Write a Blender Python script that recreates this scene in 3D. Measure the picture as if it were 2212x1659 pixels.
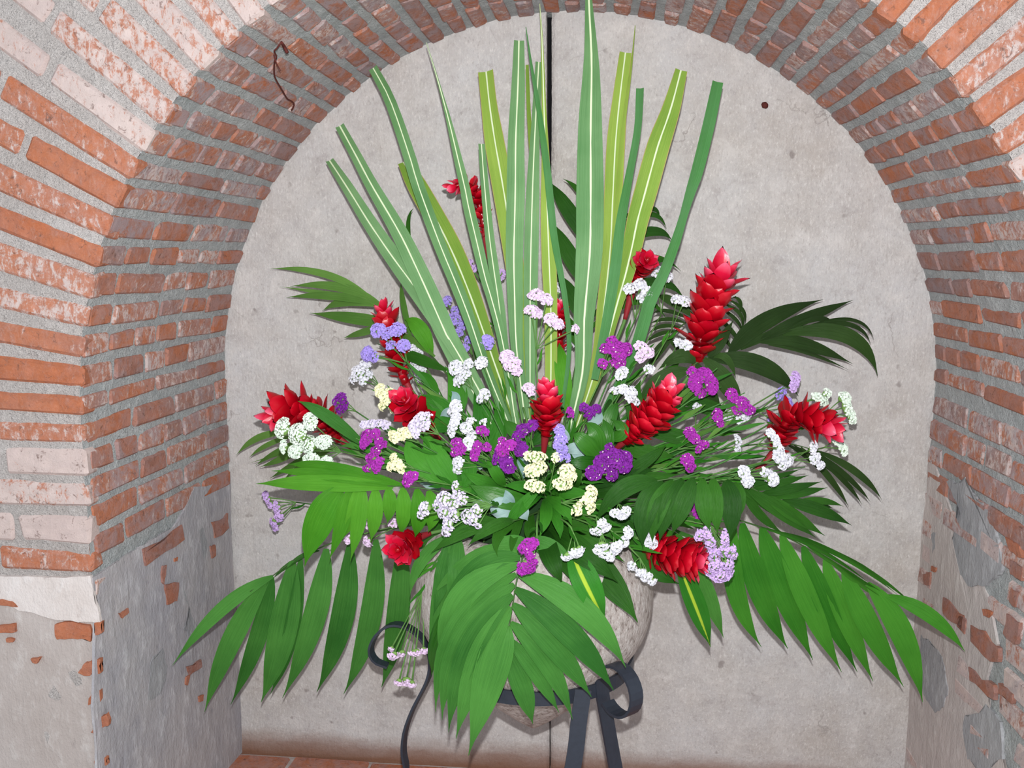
import bpy, math, random
from mathutils import Vector, Matrix, Quaternion, noise

random.seed(7)
scene = bpy.context.scene
for o in list(bpy.data.objects):
    bpy.data.objects.remove(o, do_unlink=True)
COL = scene.collection

# ------------------------------------------------------------------ camera
FPX = 2107.52
CAM = Vector((0.1282, -2.5998, 0.4149))
PITCH, YAW, ROLL = 0.1607, 0.1058, 0.0053
FW = Vector((-math.sin(YAW)*math.cos(PITCH), math.cos(YAW)*math.cos(PITCH), -math.sin(PITCH)))
_r = Vector((math.cos(YAW), math.sin(YAW), 0)); _u = _r.cross(FW)
RT = _r*math.cos(ROLL) + _u*math.sin(ROLL)
UP = -_r*math.sin(ROLL) + _u*math.cos(ROLL)
cd = bpy.data.cameras.new('camera'); cam = bpy.data.objects.new('camera', cd); COL.objects.link(cam)
cd.sensor_width = 36.0; cd.lens = FPX/2212*36.0; cd.clip_start = 0.05
m = Matrix.Identity(4)
for i in range(3):
    m[i][0] = RT[i]; m[i][1] = UP[i]; m[i][2] = -FW[i]; m[i][3] = CAM[i]
cam.matrix_world = m
scene.camera = cam

# ------------------------------------------------------------------ light
world = bpy.data.worlds.new('overcast_sky'); scene.world = world; world.use_nodes = True
bg = world.node_tree.nodes['Background']
bg.inputs['Color'].default_value = (0.88, 0.95, 1.0, 1); bg.inputs['Strength'].default_value = 0.74
fl = bpy.data.lights.new('camera_flash', 'AREA'); fl.shape = 'DISK'; fl.size = 0.03
fl.energy = 55.0; fl.color = (1.0, 0.99, 0.975)
flo = bpy.data.objects.new('camera_flash', fl); COL.objects.link(flo)
fm = m.copy(); fp = CAM + Vector((0.0, 0.03, 0.125))
for i in range(3): fm[i][3] = fp[i]
flo.matrix_world = fm
vs = scene.view_settings
vs.view_transform = 'Standard'; vs.look = 'None'; vs.gamma = 1.0; vs.use_curve_mapping = False
vs.exposure = -0.06

# ------------------------------------------------------------------ niche geometry
DEP = 0.6462; RB = 0.95; RF = 1.0103; FLOOR_Z = -1.14
def RAD(y): return RB + (RF-RB)*(-y/DEP)
def P(x, y, Y):
    d = FW + RT*((x-1106)/FPX) - UP*((y-829.5)/FPX)
    return CAM + d*((Y-CAM.y)/d.y)
def pxm(p): return (p-CAM).dot(FW)/FPX      # metres per photograph pixel at a point
def reveal(x, y, off=0.0):
    """point of the brick reveal (vault or jambs) seen at a pixel"""
    lo, hi = -DEP-0.3, 0.3
    for _ in range(60):
        mid = (lo+hi)/2; q = P(x, y, mid)
        rr = math.hypot(q.x, q.z) if q.z > 0 else abs(q.x)
        if rr < RAD(mid)-off: lo = mid      # still inside the niche
        else: hi = mid
    return P(x, y, (lo+hi)/2)

def lin(c):
    return tuple(((v/255)/12.92 if v/255 <= 0.04045 else (((v/255)+0.055)/1.055)**2.4) for v in c)

# ------------------------------------------------------------------ object helpers
def link(o, parent=None):
    COL.objects.link(o)
    if parent is not None: o.parent = parent
    return o
def tag(o, label=None, cat=None, group=None, kind=None):
    if label: o['label'] = label
    if cat: o['category'] = cat
    if group: o['group'] = group
    if kind: o['kind'] = kind
    return o
def thing(name, label, cat, loc, group=None):
    o = bpy.data.objects.new(name, None); o.empty_display_size = 0.02
    o.location = loc; link(o); tag(o, label, cat, group)
    return o
def rootloc(o):
    l = Vector((0, 0, 0))
    while o is not None:
        l += o.location; o = o.parent
    return l
def mesh_obj(name, verts, faces, mat, parent=None, uvs=None, smooth=True, mats=None, midx=None):
    off = rootloc(parent) if parent is not None else Vector((0, 0, 0))
    me = bpy.data.meshes.new(name)
    me.from_pydata([tuple(Vector(v)-off) for v in verts], [], faces)
    if mats:
        for mm in mats: me.materials.append(mm)
        me.polygons.foreach_set('material_index', midx)
    else: me.materials.append(mat)
    if uvs:
        ul = me.uv_layers.new(name='UVMap')
        for lp in me.loops: ul.data[lp.index].uv = uvs[lp.vertex_index]
    if smooth: me.polygons.foreach_set('use_smooth', [True]*len(me.polygons))
    me.update()
    return link(bpy.data.objects.new(name, me), parent)

# ------------------------------------------------------------------ node helpers
class NT:
    def __init__(s, name):
        s.m = bpy.data.materials.new(name); s.m.use_nodes = True
        s.t = s.m.node_tree; s.b = s.t.nodes['Principled BSDF']
    def n(s, typ, **kw):
        nd = s.t.nodes.new(typ)
        for k, v in kw.items(): setattr(nd, k, v)
        return nd
    def l(s, a, b): s.t.links.new(a, b)
    def val(s, sock, v):
        if hasattr(v, 'links') or hasattr(v, 'is_linked'): s.l(v, sock)
        else: sock.default_value = v
    def pos(s): return s.n('ShaderNodeNewGeometry').outputs['Position']
    def noise(s, vec, scale, detail=4, rough=0.6, dist=0.0):
        nd = s.n('ShaderNodeTexNoise'); s.l(vec, nd.inputs['Vector'])
        nd.inputs['Scale'].default_value = scale; nd.inputs['Detail'].default_value = detail
        nd.inputs['Roughness'].default_value = rough; nd.inputs['Distortion'].default_value = dist
        return nd.outputs['Fac']
    def ramp(s, fac, stops, interp='LINEAR'):
        nd = s.n('ShaderNodeValToRGB'); s.l(fac, nd.inputs['Fac']); cr = nd.color_ramp; cr.interpolation = interp
        while len(cr.elements) < len(stops): cr.elements.new(0.5)
        for e, (p, c) in zip(cr.elements, stops):
            e.position = p; e.color = (c, c, c, 1) if isinstance(c, (int, float)) else (*c, 1)
        return nd.outputs['Color']
    def math(s, op, a, b=0.0, clamp=False):
        nd = s.n('ShaderNodeMath', operation=op, use_clamp=clamp)
        s.val(nd.inputs[0], a); s.val(nd.inputs[1], b); return nd.outputs[0]
    def mix(s, fac, a, b, mode='MIX'):
        nd = s.n('ShaderNodeMix', data_type='RGBA', blend_type=mode)
        s.val(nd.inputs[0], fac)
        for k, v in ((6, a), (7, b)):
            if isinstance(v, tuple): nd.inputs[k].default_value = (*v, 1) if len(v) == 3 else v
            else: s.l(v, nd.inputs[k])
        return nd.outputs[2]
    def mapping(s, vec, scale=(1, 1, 1), loc=(0, 0, 0)):
        nd = s.n('ShaderNodeMapping'); s.l(vec, nd.inputs['Vector'])
        nd.inputs['Scale'].default_value = scale; nd.inputs['Location'].default_value = loc
        return nd.outputs['Vector']
    def bump(s, h, strength=0.5, dist=0.01, prev=None):
        nd = s.n('ShaderNodeBump'); s.l(h, nd.inputs['Height'])
        nd.inputs['Strength'].default_value = strength; nd.inputs['Distance'].default_value = dist
        if prev is not None: s.l(prev, nd.inputs['Normal'])
        return nd.outputs['Normal']
    def done(s, col=None, rough=0.8, normal=None, spec=0.3):
        if col is not None:
            if isinstance(col, tuple): s.b.inputs['Base Color'].default_value = (*col, 1)
            else: s.l(col, s.b.inputs['Base Color'])
        s.val(s.b.inputs['Roughness'], rough)
        s.b.inputs['Specular IOR Level'].default_value = spec
        if normal is not None: s.l(normal, s.b.inputs['Normal'])
        return s.m

# ------------------------------------------------------------------ wall materials
def mat_brick():
    k = NT('weathered_brick'); pos = k.pos()
    oi = k.n('ShaderNodeObjectInfo')
    sep = k.n('ShaderNodeSeparateColor'); k.l(oi.outputs['Color'], sep.inputs[0])
    wash, tone, soot = sep.outputs[0], sep.outputs[1], sep.outputs[2]
    off = k.n('ShaderNodeVectorMath', operation='SCALE'); off.inputs[0].default_value = (3.1, 5.7, 2.3); k.l(oi.outputs['Random'], off.inputs['Scale'])
    ad = k.n('ShaderNodeVectorMath', operation='ADD'); k.l(pos, ad.inputs[0]); k.l(off.outputs[0], ad.inputs[1])
    v = ad.outputs[0]
    n1 = k.noise(v, 9, 3, 0.6); n2 = k.noise(v, 34, 8, 0.78, 0.6); n3 = k.noise(v, 170, 5, 0.75); n4 = k.noise(k.mapping(v, (1, 1, 0.45)), 75, 6, 0.8, 0.4)
    t = k.math('ADD', k.math('MULTIPLY', tone, 0.75), k.math('MULTIPLY', k.math('SUBTRACT', n1, 0.35), 0.8), True)
    base = k.ramp(t, [(0.0, lin((188, 112, 78))), (0.3, lin((192, 122, 92))), (0.55, lin((176, 118, 98))), (0.8, lin((158, 122, 114))), (1.0, lin((140, 128, 132)))])
    base = k.mix(k.ramp(n2, [(0.45, 0.0), (0.7, 0.5)]), base, lin((136, 84, 66)))
    base = k.mix(k.ramp(n3, [(0.5, 0.0), (0.75, 0.35)]), base, lin((214, 160, 134)))
    # lime bloom: a cloudy film plus sharp-edged flecks and runs
    w = k.math('ADD', k.math('MULTIPLY', n2, 0.55), k.math('MULTIPLY', n4, 0.65))
    w = k.math('ADD', w, k.math('SUBTRACT', wash, 0.98))
    film = k.ramp(w, [(-0.05, 0.0), (0.26, 0.7)])
    fleck = k.ramp(w, [(0.10, 0.0), (0.17, 0.85)])
    lime = k.mix(n1, lin((206, 190, 188)), lin((228, 214, 209)))
    col = k.mix(film, base, lin((212, 172, 160)))
    col = k.mix(fleck, col, lime)
    # sooty grey-lilac film
    sm = k.math('MULTIPLY', soot, k.ramp(k.noise(v, 20, 6, 0.75, 0.5), [(0.42, 0.0), (0.56, 0.8)]))
    col = k.mix(sm, col, k.mix(n4, lin((150, 140, 148)), lin((186, 178, 184))))
    sp = k.ramp(k.noise(k.mapping(v, (1, 1, 1), (5, 1, 2)), 60, 5, 0.75, 0.8), [(0.58, 0.0), (0.66, 0.7)])
    col = k.mix(sp, col, lin((112, 84, 76)))
    nrm = k.bump(n2, 0.7, 0.008); nrm = k.bump(n3, 0.5, 0.003, nrm)
    return k.done(col, 0.92, nrm, 0.12)
def mat_mortar(name, c1, c2, c3):
    k = NT(name); pos = k.pos()
    a = k.noise(pos, 7, 4, 0.6); b = k.noise(pos, 60, 5, 0.7); c = k.noise(pos, 260, 3, 0.7)
    col = k.mix(k.ramp(a, [(0.3, 0.0), (0.7, 1.0)]), c1, c2)
    col = k.mix(k.ramp(b, [(0.5, 0.0), (0.72, 0.7)]), col, c3)
    col = k.mix(k.ramp(c, [(0.6, 0.0), (0.75, 0.4)]), col, lin((95, 92, 92)))
    nrm = k.bump(b, 1.0, 0.014); nrm = k.bump(c, 0.8, 0.005, nrm)
    return k.done(col, 0.95, nrm, 0.1)
def mat_plaster():
    k = NT('niche_plaster'); pos = k.pos()
    a = k.noise(pos, 2.6, 8, 0.68); b = k.noise(pos, 14, 7, 0.72, 0.4); c = k.noise(pos, 90, 4, 0.75)
    st = k.noise(k.mapping(pos, (110, 110, 26)), 1.0, 4, 0.65)
    col = k.mix(k.ramp(a, [(0.32, 0.0), (0.68, 1.0)]), lin((186, 179, 174)), lin((203, 202, 204)))
    col = k.mix(k.ramp(b, [(0.5, 0.0), (0.66, 0.6)]), col, lin((216, 212, 210)))
    col = k.mix(k.ramp(b, [(0.34, 0.6), (0.45, 0.0)]), col, lin((172, 166, 166)))
    fk = k.noise(k.mapping(pos, (1, 1, 0.5)), 170, 5, 0.8)
    col = k.mix(k.ramp(fk, [(0.54, 0.0), (0.68, 0.7)]), col, lin((230, 227, 225)))
    col = k.mix(k.ramp(fk, [(0.34, 0.6), (0.44, 0.0)]), col, lin((160, 153, 152)))
    col = k.mix(k.ramp(c, [(0.56, 0.0), (0.74, 0.45)]), col, lin((222, 217, 214)))
    col = k.mix(k.ramp(k.noise(k.mapping(pos, (1, 1, 1), (9, 2, 4)), 26, 2, 0.4), [(0.70, 0.0), (0.76, 0.6)]), col, lin((128, 118, 116)))
    col = k.mix(k.ramp(k.noise(k.mapping(pos, (1, 1, 1), (3, 7, 1)), 9, 2, 0.4), [(0.74, 0.0), (0.80, 0.4)]), col, lin((216, 214, 214)))
    # hairline cracks
    vor = k.n('ShaderNodeTexVoronoi', feature='DISTANCE_TO_EDGE'); vor.inputs['Scale'].default_value = 3.1
    wv = k.n('ShaderNodeVectorMath', operation='ADD'); k.l(pos, wv.inputs[0])
    sc = k.n('ShaderNodeVectorMath', operation='SCALE'); nn = k.n('ShaderNodeTexNoise'); k.l(pos, nn.inputs['Vector']); nn.inputs['Scale'].default_value = 5
    nn.inputs['Detail'].default_value = 6
    k.l(nn.outputs['Color'], sc.inputs[0]); sc.inputs['Scale'].default_value = 0.35; k.l(sc.outputs[0], wv.inputs[1]); k.l(wv.outputs[0], vor.inputs['Vector'])
    cr = k.math('MULTIPLY', k.ramp(vor.outputs['Distance'], [(0.0, 1.0), (0.006, 0.0)]), k.ramp(k.noise(pos, 4, 2, 0.5), [(0.56, 0.0), (0.66, 0.55)]))
    col = k.mix(cr, col, lin((120, 110, 106)))
    # damp earth-brown tide mark rising from the brick sill
    sx = k.n('ShaderNodeSeparateXYZ'); k.l(pos, sx.inputs[0])
    tide = k.math('ADD', sx.outputs[2], k.math('MULTIPLY', k.math('SUBTRACT', k.noise(k.mapping(pos, (3, 1, 9)), 1.4, 5, 0.7), 0.5), 0.07))
    col = k.mix(k.ramp(k.math('ADD', k.math('MULTIPLY', tide, 1.0), 1.14), [(0.0, 1.0), (0.035, 0.75), (0.085, 0.0)]), col, lin((132, 96, 78)))
    nrm = k.bump(st, 0.5, 0.005); nrm = k.bump(c, 0.6, 0.004, nrm); nrm = k.bump(fk, 0.5, 0.002, nrm); nrm = k.bump(b, 0.3, 0.012, nrm)
    return k.done(col, 0.93, nrm, 0.12)
def mat_cement(name, c1, c2, c3, c4):
    k = NT(name); pos = k.pos()
    a = k.noise(pos, 4.5, 5, 0.65); b = k.noise(k.mapping(pos, (1, 1, 0.45)), 28, 6, 0.7); c = k.noise(pos, 140, 4, 0.7)
    col = k.mix(k.ramp(a, [(0.35, 0.0), (0.65, 1.0)]), c1, c2)
    col = k.mix(k.ramp(b, [(0.52, 0.0), (0.72, 0.8)]), col, c3)
    col = k.mix(k.ramp(b, [(0.27, 0.8), (0.4, 0.0)]), col, c4)
    nrm = k.bump(b, 0.6, 0.012); nrm = k.bump(c, 0.4, 0.003, nrm)
    return k.done(col, 0.93, nrm, 0.12)

M_BRICK = mat_brick()
M_MORTAR = mat_mortar('grey_mortar', lin((176, 182, 184)), lin((196, 199, 200)), lin((220, 222, 222)))
M_MORTARF = mat_mortar('pale_mortar', lin((190, 183, 180)), lin((206, 200, 198)), lin((220, 214, 212)))
M_PLASTER = mat_plaster()
M_CEMENT = mat_cement('grey_cement_render', lin((164, 163, 170)), lin((178, 174, 176)), lin((208, 208, 212)), lin((136, 134, 142)))
M_CEMENTR = mat_cement('dusty_render', lin((186, 179, 177)), lin((196, 187, 184)), lin((214, 209, 206)), lin((164, 154, 154)))
M_SLATE = mat_cement('blue_grey_patch', lin((148, 150, 155)), lin((166, 166, 169)), lin((196, 198, 202)), lin((122, 124, 132)))
M_LIME = mat_cement('chalky_limewash', lin((206, 196, 192)), lin((220, 212, 210)), lin((230, 226, 226)), lin((176, 162, 158)))
M_BEIGE = mat_cement('beige_render', lin((176, 166, 162)), lin((188, 179, 176)), lin((208, 203, 201)), lin((152, 142, 140)))
def mat_plain(name, col, rough=0.6, spec=0.3, var=0.15, sc=60, bump=0.0):
    k = NT(name); pos = k.pos(); n = k.noise(pos, sc, 4, 0.6)
    d = tuple(v*(1-var) for v in col); e = tuple(min(1, v*(1+var)) for v in col)
    c = k.mix(n, d, e)
    return k.done(c, rough, k.bump(n, bump, 0.002) if bump else None, spec)
M_GAPDARK = mat_plain('painted_gap_dark', (0.01, 0.01, 0.012), 0.9, 0.1)

# ------------------------------------------------------------------ the shell
def grid_obj(name, fn, nu, nv, mat, parent):
    vs_, fs = [], []
    for i in range(nu+1):
        for j in range(nv+1): vs_.append(fn(i/nu, j/nv))
    for i in range(nu):
        for j in range(nv):
            a = i*(nv+1)+j; fs.append((a, a+nv+1, a+nv+2, a+1))
    return mesh_obj(name, vs_, fs, mat, parent)
def jit(p, amp, sc=20): return amp*noise.noise(Vector(p)*sc)
JREC = 0.006
ceiling = thing('ceiling', 'barrel arch soffit of thick mortared brick courses over the niche', None, (0, 0, 0)); ceiling['kind'] = 'structure'
wall_left = thing('wall_left', 'left jamb of the niche, brick above and grey render below', None, (0, 0, 0)); wall_left['kind'] = 'structure'
wall_right = thing('wall_right', 'right jamb of the niche, faded brick with grey render patches', None, (0, 0, 0)); wall_right['kind'] = 'structure'
wall_front = thing('wall_front', 'face of the brick arch with limewashed radiating bricks', None, (0, 0, 0)); wall_front['kind'] = 'structure'
wall_back = thing('wall_back', 'mottled grey plaster back of the niche split by a vertical joint', None, (0, 0, 0)); wall_back['kind'] = 'structure'
floor = thing('floor', 'reddish brick sill at the foot of the niche', None, (0, 0, FLOOR_Z)); floor['kind'] = 'structure'
for s_ in (ceiling, wall_left, wall_right, wall_front, wall_back, floor):
    if 'category' in s_: del s_['category']

def f_soffit(u, v):
    a = math.pi*u; y = -DEP + (DEP+0.04)*v + 0.004
    r = RAD(y)+JREC; p = Vector((r*math.cos(a), y, r*math.sin(a)))
    r += jit(p, 0.004, 30); return (r*math.cos(a), y, r*math.sin(a))
grid_obj('mortar_bed', f_soffit, 240, 40, M_MORTAR, ceiling)
def f_jamb(sg):
    def f(u, v):
        z = FLOOR_Z-0.02 + (0.02-FLOOR_Z)*u; y = -DEP + (DEP+0.04)*v + 0.004
        x = RAD(y)+JREC; x += jit((x*sg, y, z), 0.004, 30); return (sg*x, y, z)
    return f
grid_obj('mortar_bed', f_jamb(-1), 70, 40, M_MORTAR, wall_left)
grid_obj('mortar_bed', f_jamb(1), 70, 40, M_MORTAR, wall_right)
def front_face():
    vs_, fs = [], []
    NA, NR = 150, 30
    for i in range(NA+1):
        a = math.pi*i/NA
        for j in range(NR+1):
            r = RF+0.006 + 0.80*(j/NR)
            p = (r*math.cos(a), -DEP+0.006, r*math.sin(a))
            vs_.append((p[0], p[1]+jit(p, 0.004, 26), p[2]))
    for i in range(NA):
        for j in range(NR):
            a = i*(NR+1)+j; fs.append((a, a+1, a+NR+2, a+NR+1))
    for sg in (-1, 1):
        b0 = len(vs_); NZ = 50
        for i in range(NZ+1):
            z = FLOOR_Z-0.02 + (0.02-FLOOR_Z)*i/NZ
            for j in range(NR+1):
                x = sg*(RF+0.006+0.80*j/NR); p = (x, -DEP+0.006, z)
                vs_.append((x, p[1]+jit(p, 0.004, 26), z))
        for i in range(NZ):
            for j in range(NR):
                a = b0+i*(NR+1)+j; fs.append((a, a+1, a+NR+2, a+NR+1) if sg < 0 else (a, a+NR+1, a+NR+2, a+1))
    return mesh_obj('mortar_bed', vs_, fs, M_MORTARF, wall_front)
front_face()

# back wall: two plaster slabs with an open joint between them, wider at the top
def joint_x(z):   # centre of the joint
    top = P(1186, 40, 0.0); bot = P(1188, 1640, 0.0)
    t = (z-bot.z)/(top.z-bot.z); return bot.x+(top.x-bot.x)*t
def joint_w(z):
    return 0.0030 + 0.0100*max(0, min(1, (z-0.15)/0.55))
def slab_back(sg):
    vs_, fs = [], []; NZ, NX = 150, 60
    for i in range(NZ+1):
        z = FLOOR_Z-0.02 + (1.0+0.02-FLOOR_Z)*i/NZ
        x0 = joint_x(z) + sg*(joint_w(z)/2 + 0.0012*noise.noise((0, 0, z*60)))
        for j in range(NX+1):
            t = j/NX; x = x0+(sg*1.03-x0)*t
            y = 0.0035*noise.noise((x*3, 0, z*3)) + 0.002*noise.noise((x*14, 3, z*14))
            if j == 0: y += 0.003
            vs_.append((x, y, z))
    for i in range(NZ):
        for j in range(NX):
            a = i*(NX+1)+j; fs.append((a, a+1, a+NX+2, a+NX+1) if sg > 0 else (a, a+NX+1, a+NX+2, a+1))
    b0 = len(vs_)                       # the joint's cheek
    for i in range(NZ+1):
        v = vs_[i*(NX+1)]; vs_.append((v[0], 0.05, v[2]))
    for i in range(NZ): fs.append((i*(NX+1), (i+1)*(NX+1), b0+i+1, b0+i))
    return mesh_obj('plaster_slab', vs_, fs, M_PLASTER, wall_back, smooth=True)
slab_back(-1); slab_back(1)
mesh_obj('joint_backing', [(-0.2, 0.052, FLOOR_Z), (0.2, 0.052, FLOOR_Z), (0.2, 0.052, 1.05), (-0.2, 0.052, 1.05)], [(0, 1, 2, 3)], M_GAPDARK, wall_back, smooth=False)  # near-black sheet added behind the joint: gap's darkness painted, sky light kept out

# ------------------------------------------------------------------ bricks
def brick_mesh(lx, ly, lz, ch=0.006, j=0.003):
    """box with broken edges; +Z is the exposed face at z=0, body goes to -lz"""
    vs_ = []; idx = {}
    R = lambda: random.uniform(-j, j)
    for sx in (-1, 1):
        for sy in (-1, 1):
            for sz in (0, 1):
                X, Y, Z = sx*lx/2, sy*ly/2, (0 if sz else -lz)
                c = ch*random.uniform(0.6, 1.5); s = 1 if sz else -1
                jx, jy = R(), R()
                for k, d in enumerate(((c, c, 0), (0, c, c), (c, 0, c))):
                    idx[(sx, sy, sz, k)] = len(vs_)
                    vs_.append((X-sx*d[0]+jx, Y-sy*d[1]+jy, Z-s*d[2] + (R()*0.6 if sz else 0)))
    I = lambda a, b, c, k: idx[(a, b, c, k)]
    fs = []
    fs.append((I(-1,-1,1,0), I(1,-1,1,0), I(1,1,1,0), I(-1,1,1,0)))
    fs.append((I(-1,-1,0,0), I(-1,1,0,0), I(1,1,0,0), I(1,-1,0,0)))
    fs.append((I(1,-1,0,1), I(1,1,0,1), I(1,1,1,1), I(1,-1,1,1)))
    fs.append((I(-1,-1,0,1), I(-1,-1,1,1), I(-1,1,1,1), I(-1,1,0,1)))
    fs.append((I(-1,1,0,2), I(-1,1,1,2), I(1,1,1,2), I(1,1,0,2)))
    fs.append((I(-1,-1,0,2), I(1,-1,0,2), I(1,-1,1,2), I(-1,-1,1,2)))
    for sx in (-1, 1):
        for sz in (0, 1): fs.append((I(sx,-1,sz,0), I(sx,1,sz,0), I(sx,1,sz,1), I(sx,-1,sz,1)))
    for sy in (-1, 1):
        for sz in (0, 1): fs.append((I(-1,sy,sz,0), I(1,sy,sz,0), I(1,sy,sz,2), I(-1,sy,sz,2)))
    for sx in (-1, 1):
        for sy in (-1, 1): fs.append((I(sx,sy,0,1), I(sx,sy,1,1), I(sx,sy,1,2), I(sx,sy,0,2)))
    for sx in (-1, 1):
        for sy in (-1, 1):
            for sz in (0, 1): fs.append((I(sx,sy,sz,0), I(sx,sy,sz,1), I(sx,sy,sz,2)))
    me = bpy.data.meshes.new('brick'); me.from_pydata(vs_, [], fs); me.materials.append(M_BRICK)
    import bmesh
    bm = bmesh.new(); bm.from_mesh(me); bmesh.ops.recalc_face_normals(bm, faces=bm.faces); bm.to_mesh(me); bm.free()
    return me
def brick(parent, origin, xax, yax, zax, lx, ly, lz, wash, tone, soot, ch=0.006, j=0.0035, name='brick'):
    o = bpy.data.objects.new(name, brick_mesh(lx, ly, lz, ch, j)); link(o, parent)
    M = Matrix.Identity(4); off = rootloc(parent)
    for i in range(3):
        M[i][0] = xax[i]; M[i][1] = yax[i]; M[i][2] = zax[i]; M[i][3] = origin[i]-off[i]
    o.matrix_local = M @ Matrix.Rotation(random.uniform(-0.012, 0.012), 4, 'Z')
    o.color = (wash, tone, soot, 1)
    return o
JOINTS = [180.0, 176.8, 173.0, 169.4, 165.7, 161.7, 158.2, 154.4, 150.4, 146.9, 143.0, 139.1, 135.2, 131.4, 127.9, 124.3, 120.5, 117.0, 113.0,
          109.4, 105.7, 102.4, 98.8, 94.9, 91.3, 88.0, 84.3, 80.5, 76.8, 73.2, 69.2, 65.4, 61.6, 57.8, 54.4, 50.7, 47.3, 43.7, 39.9, 36.2, 32.6,
          29.2, 25.9, 22.3, 18.4, 14.7, 11.3, 7.8, 4.2, 0.9]
SL = (RF-RB)/DEP
def split(total, first=None):
    out = []; x = 0
    hdr = random.random() < 0.5
    while x < total-0.03:
        l = random.uniform(0.085, 0.125) if random.random() < (0.75 if hdr else 0.3) else random.uniform(0.16, 0.215)
        if total-x-l < 0.06: l = total-x
        out.append((x, l)); x += l
    return out
def row_tone(): return random.choice([random.uniform(0.0, 0.35), random.uniform(0.2, 0.6), random.uniform(0.5, 0.95)])
for ci in range(len(JOINTS)-1):
    a1, a0 = math.radians(JOINTS[ci]), math.radians(JOINTS[ci+1]); a = (a0+a1)/2
    da = abs(a1-a0); er = Vector((math.cos(a), 0, math.sin(a))); et = Vector((-math.sin(a), 0, math.cos(a)))
    deg = math.degrees(a)
    thick = da*RF - random.uniform(0.013, 0.017)
    # corner brick: shows on the face and on the soffit
    top = 1.0 if 105 < deg < 143 else (0.35 if deg >= 143 else 0.25)
    wash_f = {True: 0.53, False: 0.45}[104 < deg < 146] + random.uniform(-0.08, 0.08)
    if deg < 90: wash_f = 0.46+random.uniform(-0.08, 0.08)
    ret = random.uniform(0.10, 0.125) if ci % 2 else random.uniform(0.17, 0.20)
    rl = 0.24 if ci % 2 else 0.30
    rl += random.uniform(-0.02, 0.02)
    # face part of the course: radial rows of bricks
    x = 0.0; k = 0
    lens = [rl, random.uniform(0.22, 0.27), random.uniform(0.22, 0.27)]
    for L in lens:
        rr = RF + x + L/2 - (0.002 if k == 0 else 0)
        brick(wall_front, er*rr + Vector((0, -DEP, 0)), er, -et if False else et, Vector((0, -1, 0)), L, thick, 0.06 if k else 0.05,
              wash_f + random.uniform(-0.06, 0.06), row_tone()*0.45, 0.12, ch=0.006, j=0.003)
        x += L + random.uniform(0.014, 0.020); k += 1
    # soffit part
    pos0 = -DEP+0.004
    segs = split(DEP-0.004)
    zsl = Vector((er.x*SL*0, 0, 0))
    yax = Vector((0, 1, 0)) - er*SL; yax.normalize()
    for (s, L) in segs:
        yc = pos0 + s + L/2
        rr = RAD(yc)
        th = da*rr - random.uniform(0.018, 0.023)
        c = er*(rr-random.uniform(-0.001, 0.002)) + Vector((0, yc, 0))
        zax = -(er + Vector((0, SL, 0))).normalized()
        xax = yax; y2 = zax.cross(xax)
        tone = row_tone()
        sootv = random.uniform(0.5, 1.0) if 95 < deg < 170 else random.uniform(0.35, 0.9)
        if deg > 158 or deg < 22: sootv *= 0.55
        brick(ceiling, c, xax, y2, zax, L-random.uniform(0.007, 0.011), th, 0.05, 0.40+random.uniform(-0.10, 0.12), tone, sootv, ch=0.005)

# jambs below the springing
def jamb_rows(parent, sg, rows, pitch, keep, washfn, front=True):
    z = -0.004
    for ri in range(rows):
        zc = z - pitch/2; z -= pitch
        for (s, L) in split(DEP-0.012):
            yc = -DEP + 0.012 + s + L/2
            if not keep(yc, zc): continue
            zax = Vector((-sg, -SL*1.0, 0)).normalized()
            xax = Vector((sg*-0, 1, 0)) - Vector((sg, 0, 0))*SL; xax.normalize()
            y2 = zax.cross(xax)
            w = washfn(yc, zc)
            brick(parent, Vector((sg*(RAD(yc)-random.uniform(-0.001, 0.002)), yc, zc)), xax, y2, zax, L-random.uniform(0.007, 0.011), pitch-random.uniform(0.014, 0.019), 0.05,
                  w+random.uniform(-0.06, 0.08), row_tone(), random.uniform(0.3, 0.8), ch=0.005)
def keepL(y, z):
    lim = -0.345 + max(0, (y+0.50))*0.03
    if z < lim: return False
    if z < -0.27 and y > -0.30: return random.random() < 0.45
    return True
jamb_rows(wall_left, -1, 6, 0.064, keepL, lambda y, z: 0.40)
def keepR(y, z):
    if -0.62 < z < -0.30 and -0.42 < y < -0.10: return z > -0.36 and y < -0.25
    if -1.0 < z < -0.62 and y > -0.30: return False
    if z < -0.5: return random.random() < 0.75
    return True
jamb_rows(wall_right, 1, 17, 0.0655, keepR, lambda y, z: 0.44 if z > -0.25 else 0.58)
# courses on the front face below the springing, chalky with limewash
z = -0.004
for ri, (h, wsh) in enumerate([(0.058, 0.42), (0.075, 0.62), (0.072, 0.55), (0.080, 0.68), (0.070, 0.50), (0.064, 0.60)]):
    zc = z-h/2; z -= h
    for sg in (-1, 1):
        x = RF; k = ri % 2
        while x < RF+0.7:
            L = 0.24 if k % 2 == 0 else 0.19
            L += random.uniform(-0.03, 0.03)
            brick(wall_front, Vector((sg*(x+L/2-0.002), -DEP, zc)), Vector((1, 0, 0)), Vector((0, 0, 1)), Vector((0, -1, 0)), L, h-0.014, 0.05,
                  wsh+random.uniform(-0.08, 0.08), row_tone()*0.6, 0.1, ch=0.008, j=0.004)
            x += L+0.012; k += 1

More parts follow.
